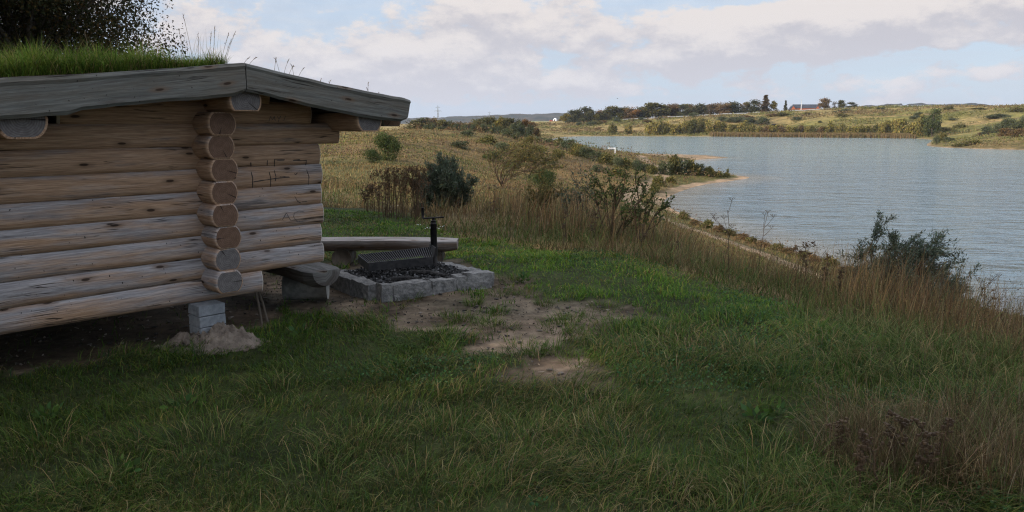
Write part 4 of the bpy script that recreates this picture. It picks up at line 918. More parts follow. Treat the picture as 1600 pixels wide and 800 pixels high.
def at_Y(u, Yd, vtop, wpx):
    x_ = (u-800)/F_PX*Yd*math.cos(PITCH); z_ = float(ground(x_, Yd)); p_ = np.array([x_, Yd, z_]); k = dist_px(p_)
    x_ = (u-800)*k; p_ = np.array([x_, Yd, float(ground(x_, Yd))]); r_ = ray(u, vtop); zt_ = EYE+r_[2]/r_[1]*Yd
    return p_, wpx*k, zt_-p_[2]
MID = [
 ('sea_buckthorn', 1384, 470, 150, 112, 'grey-green buckthorn bush leaning right against the lake at the right', BUCK, dict(Y=10.2, nb=20, leaf=.055, nleaf=70, spread=1.15, lean=(.4, 0), asp=4.5)),
 ('sea_buckthorn', 692, 308, 76, 54, 'dark blue-green buckthorn bush in the weeds above the crank grill', BUCK, dict(Y=19, nb=18, leaf=.09, nleaf=64, spread=1.3, asp=3.5)),
 ('wind_bent_willow', 785, 292, 105, 74, 'windswept olive and yellow small tree bending right with dark limbs', OLV, dict(nb=8, leaf=.17, nleaf=18, spread=.7, lean=(.75, 0), asp=3, upk=1.0)),
 ('wind_bent_willow', 826, 280, 70, 48, 'second, lower windswept yellow-green shrub right of the bent tree', OLV, dict(nb=7, leaf=.17, nleaf=16, spread=.8, lean=(.6, 0), asp=3, upk=1.0)),
 ('leafy_hawthorn', 905, 330, 70, 60, 'small dark shrub with crooked bare branches on the slope', BUCK, dict(Y=16, nb=6, leaf=.07, nleaf=7, spread=.9, lean=(.2, 0), asp=2.5)),
 ('leafy_hawthorn', 955, 352, 90, 88, 'open leafy shrub with dark glossy leaves in front of the sand path', DARKG, dict(Y=13.5, nb=7, leaf=.055, nleaf=8, spread=.9, lean=(.1, 0), asp=1.7, upk=.8)),
 ('leafy_hawthorn', 1000, 345, 70, 80, 'thin leafy branch shrub reaching up right over the sand path', DARKG, dict(Y=13, nb=4, leaf=.055, nleaf=9, spread=.6, lean=(.5, 0), asp=1.7, upk=1.2)),
 ('green_bush', 808, 265, 34, 14, 'small low dark bush upper of two on the hillside', DARKG, dict(nb=8, leaf=.2, nleaf=14, spread=1.2)),
 ('green_bush', 770, 252, 30, 14, 'low dark bush behind the windswept tree crown', DARKG, dict(nb=8, leaf=.25, nleaf=12, spread=1.2)),
 ('green_bush', 815, 240, 60, 20, 'olive scrub low on the hill beyond the windswept tree', AUT, dict(nb=8, leaf=.28, nleaf=12, spread=1.2)),
 ('leafy_hawthorn', 840, 330, 60, 46, 'yellow-leaved low shrub in the brown weeds below the compact bush', OLV, dict(Y=17, nb=7, leaf=.07, nleaf=12, spread=.9, asp=2)),
]
for nm, u, v, wp, hp_, lb, cols, kw in MID:
    kw = dict(kw); Yd = kw.pop('Y', None); p_, W_, H_ = at_px(u, v, wp, hp_) if Yd is None else at_Y(u, Yd, v-hp_, wp); shrub(nm, p_, H_, W_, lb, 'bush' if 'willow' not in nm else 'small tree', cols, **kw)

# dead tansy patch: upright dark stems with seed clusters
def tansy_patch(u, Yd, vtop, wpx, n_, label):
    p_, W_, H_ = at_Y(u, Yd, vtop, wpx); root = empty('dead_tansy', p_); tag(root, label, 'dried plant'); mb = MB(); LP = []
    for i in range(n_):
        x_ = rng.uniform(-.5, .5)*W_; y_ = rng.uniform(-.3, .3)*W_; h_ = H_*rng.uniform(.6, 1); lx, ly = rng.normal(0, .10, 2); P = [(x_+lx*q*q*h_, y_+ly*q*q*h_, h_*q) for q in np.linspace(0, 1, 5)]; mb.tube(P, np.linspace(.006, .003, 5), 4)
        e_ = np.array(P[-1])
        for q in range(6): f_ = e_+[rng.normal(0, .05), rng.normal(0, .05), -rng.random()*.12]; mb.tube([e_-[0, 0, .18], f_], .002, 3, cap=False); LP.append(f_+rng.normal(0, .014, (7, 3)))
        LP.append(np.array(P[2])+rng.normal(0, .06, (5, 3))); LP.append(np.array(P[3])+rng.normal(0, .06, (6, 3)))
    mb.build('stems', M['twig'], root); LP = np.vstack(LP); V, Q, Cc = leaves(LP, .035*rng.uniform(.6, 1.2, len(LP)), pick(len(LP), ((.075, .05, .03), 3), ((.11, .072, .042), 2)), 1.3); mk('seed_heads', V, [Q], M['leaf'], root, col=Cc)['kind'] = 'stuff'
tansy_patch(628, 16, 258, 70, 60, 'patch of dark brown dead tansy beside the blue-green bush')
tansy_patch(585, 17, 285, 30, 14, 'small sparse patch of brown dead tansy left of the dense dark one')
# generic leafy crown made of clumps of leaf faces, with limbs; LOD by face size
def crown_mesh(nl, H, Wd, nleaf, leaf, cols, base=.15, cone=False, asp=1.5, irr=.25):
    """returns foliage arrays + limb endpoints"""
    cen = []; rad = []
    for i in range(nl):
        if cone:
            f_ = (i+.5)/nl; zz = H*(base+(1-base)*f_*.95); rr = Wd/2*(1-f_)**1.2*1.1+.01*H; a = rng.uniform(0, 6.28); q = rr*.45*rng.random(); cen.append((q*math.cos(a), q*math.sin(a), zz)); rad.append(max(rr*.8, .02*H)*np.array([1, 1, .8*H/nl*2/max(rr, .1) if False else .6]))
        else:
            a = rng.uniform(0, 6.28); f_ = rng.random(); zz = H*(base+.12+(1-base-.27)*f_); env = math.sqrt(max(0, 1-((f_-.42)/.72)**2)); q = Wd/2*env*.68*math.sqrt(rng.random())
            cen.append((q*math.cos(a), q*math.sin(a), zz)); rad.append(np.array([1, 1, .85])*Wd*rng.uniform(.15, .27)*(20/max(nl, 20))**.24)
    cen = np.array(cen); rad = np.array(rad); i = rng.integers(0, nl, nleaf)
    d_ = rng.normal(0, 1, (nleaf, 3)); d_ /= np.linalg.norm(d_, axis=1)[:, None]; rr = rng.random(nleaf)**.45*(1+rng.normal(0, irr, nleaf)*.6)
    P = cen[i]+d_*rad[i]*rr[:, None]; P[:, 2] = np.maximum(P[:, 2], .01*H)
    tint = rng.normal(1, .16, nl)[i][:, None]; cc = pick(nleaf, *cols, spread=.12)*tint
    return leaves(P, leaf*rng.uniform(.6, 1.3, nleaf), cc, asp)+(cen,)
PROTO = {}
def proto(key, **kw):
    """a few shared crown meshes per kind"""
    V, Q, Cc, cen = crown_mesh(**{k: v for k, v in kw.items() if k not in ('trunk', 'seed')})
    H = kw['H']; mb = MB()
    if kw.get('trunk', True):
        r_ = H*.022; top = cen[np.argmax(cen[:, 2])]
        mb.tube([(0, 0, -.1*H*.2), (0, 0, H*.25), (top[0]*.4, top[1]*.4, H*.6), (top[0]*.8, top[1]*.8, H*.9)], [r_*1.3, r_, r_*.6, r_*.15], 6, cap=False)
        for c_ in cen[:: max(1, len(cen)//7)]: mb.tube([(0, 0, H*.22), c_*[.45, .45, .8], c_], [r_*.5, r_*.35, r_*.1], 4, cap=False)
    else:
        for c_ in cen[:: max(1, len(cen)//6)]: mb.tube([(0, 0, 0), c_*[.5, .5, .4], c_], [H*.02, H*.012, H*.004], 4, cap=False)
    fo = mk('crown', V, [Q], M['leaf'], col=Cc); bo = mb.build('trunk', M['bark'])
    PROTO[key] = (fo.data, bo.data, H, kw['Wd']); bpy.data.objects.remove(fo); bpy.data.objects.remove(bo)
def put(key, name, p_, H, Wd, label, cat, group=None, rz=None, parts=('crown', 'trunk')):
    f_, b_, h0, w0 = PROTO[key]; root = empty(name, p_, rng.uniform(0, 6.28) if rz is None else rz)
    tag(root, label, cat, group)
    for nm, d_ in zip(parts, (f_, b_)):
        o_ = bpy.data.objects.new(nm, d_); C.objects.link(o_); o_.parent = root
    root.scale = (Wd/w0, Wd/w0, H/h0); return root
OLIVE = (((.10, .095, .032), 4), ((.135, .115, .04), 3), ((.065, .068, .024), 3)); BROWN = (((.13, .085, .042), 4), ((.10, .07, .035), 3), ((.17, .115, .05), 2)); YEL = (((.17, .14, .03), 4), ((.13, .12, .03), 3), ((.20, .15, .035), 1.5))
DK = (((.055, .06, .028), 4), ((.075, .075, .032), 3), ((.11, .09, .04), 1)); RUST = (((.19, .10, .03), 4), ((.14, .08, .03), 3)); GRB = (((.072, .085, .045), 4), ((.10, .112, .06), 3), ((.052, .062, .032), 2)); WIL = (((.22, .19, .055), 4), ((.28, .22, .07), 3), ((.15, .14, .045), 3))
for i in range(2):
    proto(f'dk{i}', nl=22, H=12, Wd=9, nleaf=2600, leaf=.75, cols=DK, base=.08)
    proto(f'ol{i}', nl=20, H=12, Wd=9, nleaf=2400, leaf=.75, cols=OLIVE, base=.08)
    proto(f'br{i}', nl=20, H=12, Wd=9, nleaf=2200, leaf=.75, cols=BROWN, base=.1)
    proto(f'buck{i}', nl=13, H=2.4, Wd=4, nleaf=1500, leaf=.32, cols=GRB, base=-.05, trunk=False, asp=2.2)
    proto(f'wil{i}', nl=14, H=5, Wd=6, nleaf=1500, leaf=.7, cols=WIL, base=-.05, trunk=False)
    proto(f'scr{i}', nl=11, H=2.0, Wd=5, nleaf=1100, leaf=.42, cols=OLIVE, base=-.05, trunk=False)
    proto(f'rb{i}', nl=12, H=2.4, Wd=4, nleaf=1200, leaf=.35, cols=BROWN, base=-.05, trunk=False)
proto('yel', nl=16, H=8, Wd=6, nleaf=1800, leaf=.6, cols=YEL, base=.05); proto('rust', nl=16, H=10, Wd=7, nleaf=2000, leaf=.65, cols=RUST, base=.05)
proto('bare', nl=16, H=11, Wd=8, nleaf=750, leaf=.55, cols=BROWN, base=.15); proto('spruce', nl=16, H=14, Wd=6, nleaf=2600, leaf=.6, cols=BROWN, base=.02, cone=True); proto('fir', nl=14, H=9, Wd=4, nleaf=1800, leaf=.5, cols=DK, base=.02, cone=True)
proto('poplar', nl=26, H=17, Wd=12, nleaf=5200, leaf=.8, cols=(((.055, .07, .025), 4), ((.075, .09, .035), 3), ((.10, .105, .04), 1.5)), base=-.02)
ORD = ['first', 'second', 'third', 'fourth', 'fifth', 'sixth', 'seventh', 'eighth', 'ninth', 'tenth', 'eleventh', 'twelfth', 'thirteenth', 'fourteenth', 'fifteenth', 'sixteenth', 'seventeenth', 'eighteenth', 'nineteenth', 'twentieth',
       'twenty-first', 'twenty-second', 'twenty-third', 'twenty-fourth', 'twenty-fifth', 'twenty-sixth', 'twenty-seventh', 'twenty-eighth', 'twenty-ninth', 'thirtieth', 'thirty-first', 'thirty-second', 'thirty-third', 'thirty-fourth', 'thirty-fifth', 'thirty-sixth', 'thirty-seventh', 'thirty-eighth', 'thirty-ninth', 'fortieth', 'forty-first', 'forty-second', 'forty-third', 'forty-fourth', 'forty-fifth', 'forty-sixth', 'forty-seventh', 'forty-eighth']
def crest(u, Yd):
    r = ray(u, 190); x_ = r[0]/r[1]*Yd; return np.array([x_, Yd, float(ground(x_, Yd))])
# far wood on the crest, tree by tree: (u, top v, width px, kind)
WOOD = [(886, 176, 18, 'yel'), (893, 172, 18, 'dk0'), (903, 169, 22, 'dk1'), (914, 167, 24, 'dk0'), (924, 170, 20, 'ol0'), (931, 177, 12, 'yel'), (938, 171, 20, 'br0'), (947, 169, 18, 'dk1'), (956, 165, 24, 'ol1'), (967, 167, 20, 'ol0'), (975, 167, 20, 'dk0'), (984, 167, 18, 'br0'), (992, 170, 18, 'rust'), (999, 173, 14, 'yel'),
        (1003, 165, 22, 'dk1'), (1012, 163, 18, 'br1'), (1024, 159, 32, 'ol0'), (1036, 163, 18, 'ol1'), (1046, 162, 20, 'br0'), (1056, 160, 22, 'br1'), (1066, 163, 18, 'dk0'), (1075, 162, 20, 'ol1'), (1084, 163, 18, 'br0'), (1093, 160, 22, 'dk1'), (1103, 162, 18, 'bare'), (1111, 160, 18, 'br1'), (1120, 160, 18, 'bare'),
        (1129, 160, 20, 'br0'), (1137, 158, 14, 'bare'), (1146, 157, 24, 'dk1'), (1158, 160, 16, 'bare'), (1166, 159, 16, 'ol1'), (1176, 156, 18, 'dk0'), (1185, 157, 14, 'bare')]
KN = dict(dk='dark green', ol='olive green', br='brown', ye='yellow', ru='rust orange', ba='thin half-bare')
for i, (u, vt, wp, kd) in enumerate(WOOD):
    p_ = crest(u, 565+rng.uniform(-8, 14)); k = dist_px(p_); top = EYE+(190-vt)*k; p_[2] -= 1.8; H = max(top-p_[2], 5)
    put(kd, 'wood_tree', p_, H, wp*k*1.4, f'{KN[kd[:2]]} tree, {ORD[i]} from the left in the wood on the far crest', 'tree', 'trees of the wood on the far crest')
for (u, vt, wp, kd, nm, lb) in ((1195, 148, 27, 'spruce', 'spruce_tree', 'tall pointed brown spruce at the right end of the far wood'), (1208, 157, 13, 'yel', 'birch_tree', 'yellowish birch between the pointed spruce and the orange-gabled barn'), (1226, 157, 10, 'fir', 'fir_tree', 'small dark fir just left of the orange-gabled barn'),
                                (1287, 153, 22, 'br0', 'oak_tree', 'broad brown tree at the right end of the barn roof'), (1303, 158, 12, 'bare', 'ash_tree', 'thin half-bare tree right of the broad brown one'), (1314, 156, 13, 'ol0', 'ash_tree', 'olive roundish tree right of the thin half-bare one on the crest'), (1330, 160, 22, 'dk0', 'crest_bush', 'low dark bush at the right end of the barn tree row')):
    p_ = crest(u, 575); k = dist_px(p_); H = max(EYE+(190-vt)*k-p_[2], 3)+.5; p_[2] -= .4; put(kd, nm, p_, H, wp*k*1.1, lb, 'tree' if 'bush' not in nm else 'bush')
# trees left beyond the near hill
LT = [(648, 186, 22, 'ol0'), (660, 184, 20, 'dk0'), (672, 183, 18, 'br0'), (682, 184, 14, 'yel'), (664, 187, 14, 'yel'), (692, 186, 18, 'ol1'), (703, 187, 18, 'dk1'), (714, 188, 16, 'br1'), (730, 190, 14, 'br0'), (750, 184, 14, 'ol0'), (757, 183, 12, 'dk0'), (766, 181, 15, 'ol1'), (780, 181, 15, 'yel'), (797, 182, 16, 'ol0'), (811, 184, 11, 'dk1'), (819, 184, 12, 'rust'), (829, 186, 12, 'br1')]
for i, (u, vt, wp, kd) in enumerate(LT):
    Yd = 330+rng.uniform(-10, 20); p_ = crest(u, Yd); k = dist_px(p_); H = max(EYE+(190-vt)*k-p_[2], 2)
    put(kd, 'field_tree', p_, H, wp*k*1.9, f'{KN[kd[:2]]} tree, {ORD[i]} from the left in the row beyond the dark thicket', 'tree', 'trees beyond the dark thicket')
p_ = crest(878, 655); k = dist_px(p_); put('yel', 'crest_bush', p_, 5*k, 12*k, 'yellow-green bush just right of the white dome', 'bush')
# dark thicket along the crest of the near field
TH = []
for i in range(17):
    u = 655+i*11.5+rng.normal(0, 1.5); v = 205+rng.normal(0, .8)-(4 if u > 800 else 0); p_ = crest(u, 205+rng.uniform(-6, 8)); k = dist_px(p_); H = max(EYE-(v-(10 if u < 780 else 6)-190)*k-p_[2]+rng.normal(0, .2), 1.0)
    put('buck%d' % (i % 2) if i % 4 else 'rb0', 'thicket_bush', p_, H, 17*k, f'{"dark green" if i%4 else "brownish"} bush, {ORD[i]} from the left in the thicket crossing the field crest', 'bush', 'bushes of the dark thicket on the field crest')
# bushes on the edge of the hillside above the lake
ED = [(795, 214, 26, 12), (808, 219, 22, 10), (742, 205, 26, 14), (730, 213, 24, 9), (826, 222, 18, 8), (842, 224, 22, 9), (858, 227, 26, 11), (874, 230, 22, 12), (884, 237, 30, 17), (900, 242, 28, 15), (917, 246, 28, 15), (933, 252, 30, 14), (948, 257, 30, 15), (962, 261, 28, 14), (978, 263, 26, 13), (992, 265, 26, 14), (1005, 268, 26, 12), (1017, 271, 22, 11), (893, 226, 12, 8),
      (830, 250, 30, 14), (780, 238, 34, 14), (720, 232, 34, 12), (760, 226, 34, 12), (865, 262, 26, 12), (870, 246, 28, 11), (845, 240, 30, 10), (930, 268, 26, 10), (965, 275, 30, 12)]
for i, (u, v, wp, hp_) in enumerate(ED):
    p_, W_, H_ = at_px(u, v, wp*1.15, hp_*1.1); p_[2] -= .1
    put(('buck0', 'buck1', 'scr0', 'buck0', 'scr1')[i % 5], 'slope_bush', p_, H_, W_, (f'dark scrub bush, {ORD[i]} along the hillside edge towards the headland' if i < 19 else f'olive scrub bush, {ORD[i-19]} of those scattered on the open hillside'), 'bush', 'scrub bushes on the near hillside')
BS = [(1068, 343, 22, 12), (1086, 352, 22, 10), (1104, 356, 26, 12), (1122, 362, 26, 12), (1140, 368, 26, 10), (1158, 375, 28, 12), (1176, 380, 26, 10), (1194, 386, 30, 11), (1212, 391, 30, 10), (1232, 397, 30, 12), (1252, 402, 30, 10), (1272, 408, 32, 12), (1298, 416, 34, 14), (1325, 428, 36, 14), (1430, 462, 44, 16), (1470, 474, 44, 16), (1510, 486, 50, 18), (1555, 500, 50, 20), (1595, 512, 50, 20)]
for i, (u, v, wp, hp_) in enumerate(BS):
    p_, W_, H_ = at_px(u, v, wp*1.1, hp_); p_[2] -= .05; put(('scr0', 'rb0', 'scr1', 'rb1')[i % 4], 'shore_bush', p_, H_, W_, f'{ORD[i]} small brownish bush from the far end between sand path and beach', 'bush', 'small bushes between path and beach')
HD = [(1040, 273, 26, 20), (1052, 272, 28, 24), (1066, 273, 28, 24), (1080, 274, 28, 20), (1094, 274, 26, 17), (1106, 275, 24, 12), (1120, 277, 20, 8), (1134, 277, 14, 6), (1137, 275, 5, 10), (1030, 290, 24, 14), (1022, 300, 20, 12), (1048, 286, 20, 9)]
for i, (u, v, wp, hp_) in enumerate(HD):
    p_, W_, H_ = at_px(u, v, wp*1.1, hp_*1.05); put(('buck1', 'scr0')[i % 2] if i < 6 else 'scr1', 'headland_bush', p_, H_, W_, f'grey-green bush, {ORD[i]} of the clump on the low headland', 'bush', 'bushes on the headland')
# far bank bushes
FB = [(905, 197, 12, 6, 'buck0'), (921, 196, 18, 7, 'buck1'), (932, 194, 16, 6, 'scr0'), (941, 193, 14, 6, 'rb0'), (957, 189, 20, 7, 'buck0'), (966, 190, 14, 5, 'buck1'), (934, 203, 10, 5, 'rb1'), (1003, 188, 14, 5, 'buck0'), (990, 189, 12, 3, 'scr1'), (1012, 192, 14, 5, 'rb0'), (1030, 186, 10, 5, 'buck1'), (1085, 183, 16, 7, 'buck0'), (1078, 197, 22, 9, 'buck1'), (1097, 191, 18, 7, 'scr0'),
      (1128, 190, 18, 8, 'buck0'), (1142, 191, 22, 9, 'buck1'), (1158, 192, 24, 10, 'buck0'), (1174, 194, 28, 12, 'buck1'), (1190, 195, 26, 12, 'buck0'), (1166, 186, 26, 7, 'rb1'), (1205, 183, 22, 6, 'rb0'), (1225, 182, 20, 5, 'scr0'), (1243, 188, 16, 6, 'buck1'), (1262, 180, 14, 4, 'rb1'), (1281, 193, 7, 4, 'buck0'), (1311, 176, 20, 4, 'buck1'), (1325, 174, 16, 4, 'buck0'), (1318, 181, 22, 4, 'scr1'), (1376, 171, 16, 2.5, 'buck0'),
      (1434, 184, 12, 9, 'buck1'), (1428, 187, 14, 5, 'buck0'), (1482, 172, 14, 5, 'scr0'), (1490, 188, 14, 4, 'buck1'), (1478, 206, 24, 7, 'scr1'), (1500, 200, 18, 5, 'scr0'), (1545, 186, 26, 6, 'buck0'), (1565, 184, 22, 6, 'buck1'), (1590, 174, 24, 6, 'scr0'), (1530, 171, 20, 2.5, 'scr1'), (1232, 204, 6, 4, 'buck0')]
for i, (u, v, wp, hp_, kd) in enumerate(FB):
    p_, W_, H_ = at_px(u, v, wp*1.35, hp_*.85); put(kd, 'bank_bush', p_, H_, W_, f'{dict(buck="dark green", scr="olive", rb="brown")[kd[:-1]]} bush, number {i+1} of those dotted over the far bank, counted from the left', 'bush', 'bushes dotted over the far bank')
# willows on the far shore
SH = []
us = np.concatenate([[958, 982], np.arange(1014, 1450, 9.5)])
for i, u in enumerate(us):
    Yd = None; v = 211.5 if u < 1300 else 213.5
    big = {958: (22, 14, 'scr0'), 982: (14, 16, 'wil0')}.get(int(u))
    if big: wp, hp_, kd = big
    else:
        hp_ = 13+10*float(vnoise(u*.035, 1, 9))+rng.normal(0, 1.2); wp = rng.uniform(15, 24); kd = ('wil0', 'wil1', 'wil0', 'wil1', 'scr1')[i % 5]
        if 1170 < u < 1290: hp_ *= .62; kd = 'rb1' if i % 3 == 0 else kd
        if u > 1370: hp_ += 3
    p_ = hit(u, v-.8-rng.uniform(0, 3.0)); k = dist_px(p_); put(kd, 'shore_willow', p_, max(hp_, 4)*k, wp*k, f'{"yellow-olive" if "wil" in kd else "brownish olive"} willow shrub, {ORD[i] if i < 48 else "last"} from the left along the far shore', 'shrub', 'willow shrubs along the far shore')
p_, W_, H_ = at_px(1455, 214, 30, 47); put('poplar', 'tall_willow', p_, H_, W_, 'tallest dark green tree rising from the far shore at right', 'tree')
p_, W_, H_ = at_px(1440, 213, 18, 34); put('wil1', 'tall_willow', p_, H_, W_, 'yellow-green tree hugging the left side of the tallest shore tree', 'tree')
proto('round_a', nl=30, H=3, Wd=4, nleaf=6500, leaf=.17, cols=DARKG, base=-.05, trunk=False, asp=2.0); proto('round_b', nl=24, H=3, Wd=4, nleaf=5500, leaf=.17, cols=DARKG, base=-.05, trunk=False, asp=2.0)
for (u, v, wp, hp_, kd, lb) in ((604, 250, 50, 44, 'round_a', 'round grey-green bush just right of the shelter eave in golden grass'), (580, 254, 36, 22, 'round_b', 'low bush touching the left foot of the round grey-green one'), (848, 297, 54, 34, 'round_b', 'compact dark green bush alone in tawny grass on the slope')):
    p_, W_, H_ = at_px(u, v, wp, hp_); p_[2] -= .05; put(kd, 'green_bush', p_, H_, W_, lb, 'bush')
PN = [(1462, 226, 12, 12, 'buck0'), (1472, 222, 20, 12, 'scr0'), (1482, 222, 20, 7, 'buck1'), (1466, 218, 9, 11, 'rb0'), (1520, 226, 30, 6, 'scr1'), (1545, 211, 26, 12, 'buck0'), (1560, 209, 28, 16, 'buck1'), (1578, 207, 30, 20, 'buck0'), (1598, 204, 30, 22, 'buck1'), (1572, 212, 26, 12, 'rb0'), (1590, 214, 28, 12, 'rb1'), (1536, 212, 24, 5, 'rb0'), (1612, 208, 30, 24, 'buck0'), (1500, 229, 26, 4, 'scr0')]
for i, (u, v, wp, hp_, kd) in enumerate(PN):
    p_, W_, H_ = at_px(u, v, wp*1.1, hp_*1.1); put(kd, 'point_bush', p_, H_, W_, f'{dict(buck="dark green", scr="olive", rb="brown")[kd[:-1]]} bush, {ORD[i]} of those on the point of land at right', 'bush', 'bushes on the right-hand point of land')

# distant wooded hills (read as one mass)
def hill(name, prof, Yd, label, cols, depth=220):
    us_ = np.linspace(prof[0][0], prof[-1][0], 260); tv = np.interp(us_, [q[0] for q in prof], [q[1] for q in prof]); k = Yd/F_PX
    Vs = []; n_ = len(us_); rowsn = 12
    for j in range(rowsn):
        f_ = j/(rowsn-1); yy_ = Yd+f_*depth; x_ = (us_-800)*k*(yy_/Yd); zt = EYE+(190-tv)*k
        zz_ = -14+(zt+14)*math.sin(f_*math.pi/2)**.7+(fbm(x_*.04, yy_*.04+x_*0, 150, 3)-.5)*7*(j > 0)
        Vs.append(np.c_[x_, np.full(n_, yy_), zz_])
    Vs.append(np.c_[(us_-800)*k*(1+(depth+20)/Yd), np.full(n_, Yd+depth+20), np.full(n_, -20.)])
    V = np.vstack(Vs); R_ = rowsn+1; ii_ = np.arange(R_*n_).reshape(R_, n_)
    m_, t_, o_ = mat('far_wood'); g_ = t_.new('ShaderNodeNewGeometry'); nn = t_.noise(g_.outputs['Position'], .035, 4, .6)
    princ(t_, o_, t_.mix(t_.ramp(nn, .4, .6), cols[0], cols[1]), 1, t_.bump(nn, 1, 6))
    stuff(mk(name, V, [np.stack([ii_[:-1, :-1], ii_[:-1, 1:], ii_[1:, 1:], ii_[1:, :-1]], -1).reshape(-1, 4)], m_, smooth=False), label, 'wood')
hill('distant_wood', [(560, 187), (640, 184.5), (700, 182.5), (735, 181), (765, 179.5), (790, 178), (830, 177.5), (870, 176.5), (905, 177), (950, 180)], 2100, 'bluish wooded hill far away on the left horizon', ((.022, .030, .028), (.05, .045, .035)))
hill('distant_wood', [(1325, 164), (1345, 163), (1360, 161.5), (1390, 160.5), (1398, 160), (1400, 163), (1403, 163), (1410, 160.5), (1430, 159), (1450, 161), (1470, 160.5), (1490, 159.5), (1508, 158.5), (1520, 160.5), (1538, 161), (1540, 164)], 1700, 'dark wooded hill on the skyline at right', ((.02, .026, .026), (.035, .035, .032)))
hill('distant_wood', [(1576, 164), (1590, 161), (1600, 159), (1640, 157)], 1700, 'small dark piece of wood at the extreme right skyline', ((.02, .026, .026), (.035, .035, .032)))
f_ = MB(); a_ = crest(832, 1300); 
# pale field strip in front of the left hill
P4 = [(x_, y_) for x_, y_ in ((20, 1150), (90, 1150), (140, 1750), (30, 1750))]; mb = MB()
mb.add([(20, 1150, -3.2), (95, 1150, -3.2), (150, 1750, 3.0), (40, 1750, 3.0), (20, 1150, -9), (95, 1150, -9), (150, 1750, -9), (40, 1750, -9)], [(0, 1, 2, 3), (0, 4, 5, 1), (1, 5, 6, 2), (2, 6, 7, 3), (3, 7, 4, 0)])
struct(mb.build('field', simple('far_green_field', (.14, .17, .07), (.18, .20, .09), .02)))

# ------------------------------------------------------------------ far built things
def rail():
    r0 = empty('guard_rail', crest(1000, 548)); tag(r0, 'pale galvanised crash barrier running along the road on the far crest', 'barrier')
    us_ = np.arange(960, 1640, 6.); P = [crest(u, 552-(u-960)*.012) for u in us_]; base = np.array(r0.location); mb = MB()
    for a, b in zip(P[:-1], P[1:]):
        d_ = (b-a); nn = np.array([0, -.06, 0]); A_ = a-base; B_ = b-base
        mb.add([A_+[0, 0, .6], B_+[0, 0, .6], B_+[0, 0, 1.0], A_+[0, 0, 1.0], A_+[0, .1, .6], B_+[0, .1, .6], B_+[0, .1, 1.0], A_+[0, .1, 1.0]], [(0, 1, 2, 3), (4, 7, 6, 5), (3, 2, 6, 7), (0, 4, 5, 1)])
    mb.build('beam', M['rail'], r0)
    mb = MB()
    for a in P: q = a-base; mb.box((q[0], q[1]+.18, q[2]+.5), (.12, .1, 1.1))
    o = mb.build('posts', M['steel'], r0); o['kind'] = 'stuff'
rail()
us_ = np.arange(880, 1660, 8.); Vr = []
for u in us_:
    for yo, zo in ((556, .1), (566, .25)): p_ = crest(u, yo-(u-960)*.012); Vr.append((p_[0], p_[1], p_[2]+zo))
n_ = len(us_); struct(mk('road', Vr, [np.array([(2*i, 2*i+2, 2*i+3, 2*i+1) for i in range(n_-1)])], simple('pale_asphalt', (.13, .13, .13), (.17, .17, .17), .5)))
# barn
pb = crest(1258, 585); k = dist_px(pb); barn = empty('barn', (pb[0], pb[1], pb[2])); tag(barn, 'long dark-roofed farm building with orange-red gables on the far crest', 'farm building')
zt = EYE+(190-163.3)*k-pb[2]; gz = EYE+(190-169.5)*k-pb[2]; L_ = 40*k
x0, x1 = (1240-1258)*k, (1278-1258)*k; mb = MB()
mb.box(((x0+x1)/2, 4, gz/2-1), (x1-x0, 8, gz+2)); mb.build('wall', M['orange'], barn)
mb = MB(); mb.add([(x0, -.3, gz), (x1+3*k, -.3, gz), (x1+3*k, 4, zt), (x0, 4, zt), (x0, 8.3, gz), (x1+3*k, 8.3, gz)], [(0, 1, 2, 3), (3, 2, 5, 4), (0, 3, 4), (1, 5, 2), (0, 4, 5, 1)]); mb.build('roof', M['darkroof'], barn)
for cx_ in (-20.5, 17.5):
    w_ = 4.0*k; xc = cx_*k; mb = MB(); mb.add([(xc-w_, -1.2, -2), (xc+w_, -1.2, -2), (xc+w_, -1.2, gz*.55), (xc, -1.2, gz+.35*(zt-gz)+.6), (xc-w_, -1.2, gz*.55), (xc-w_, 4, -2), (xc+w_, 4, -2), (xc+w_, 4, gz*.55), (xc, 4, gz+.35*(zt-gz)+.6), (xc-w_, 4, gz*.55)], [(0, 1, 2, 3, 4), (9, 8, 7, 6, 5), (0, 5, 6, 1), (0, 4, 9, 5), (1, 6, 7, 2)])
    g_ = mb.build('gable_wing', M['orange'], barn); mb = MB()
    for sg in (-1, 1):
        a_ = (xc+sg*w_*1.12, gz*.5); b_ = (xc, gz+.35*(zt-gz)+.95); mb.add([(a_[0], -1.0, a_[1]), (b_[0], -1.0, b_[1]), (b_[0], 4.2, b_[1]), (a_[0], 4.2, a_[1]), (a_[0], -1.0, a_[1]-.3), (b_[0], -1.0, b_[1]-.3), (b_[0], 4.2, b_[1]-.3), (a_[0], 4.2, a_[1]-.3)], [(0, 1, 2, 3), (7, 6, 5, 4), (0, 4, 5, 1), (1, 5, 6, 2), (2, 6, 7, 3), (3, 7, 4, 0)])
    mb.build('wing_roof', M['darkroof'], g_)
pf = crest(1250.5, 578); k = dist_px(pf); H = EYE+(190-155)*k-pf[2]; mb = MB(); mb.tube([pf, pf+[0, 0, H*.5], pf+[0, 0, H]], [.22, .17, .1], 8); tag(mb.build('flagpole', M['white'], smooth=True), 'slim white pole rising in front of the dark barn roof', 'flagpole')
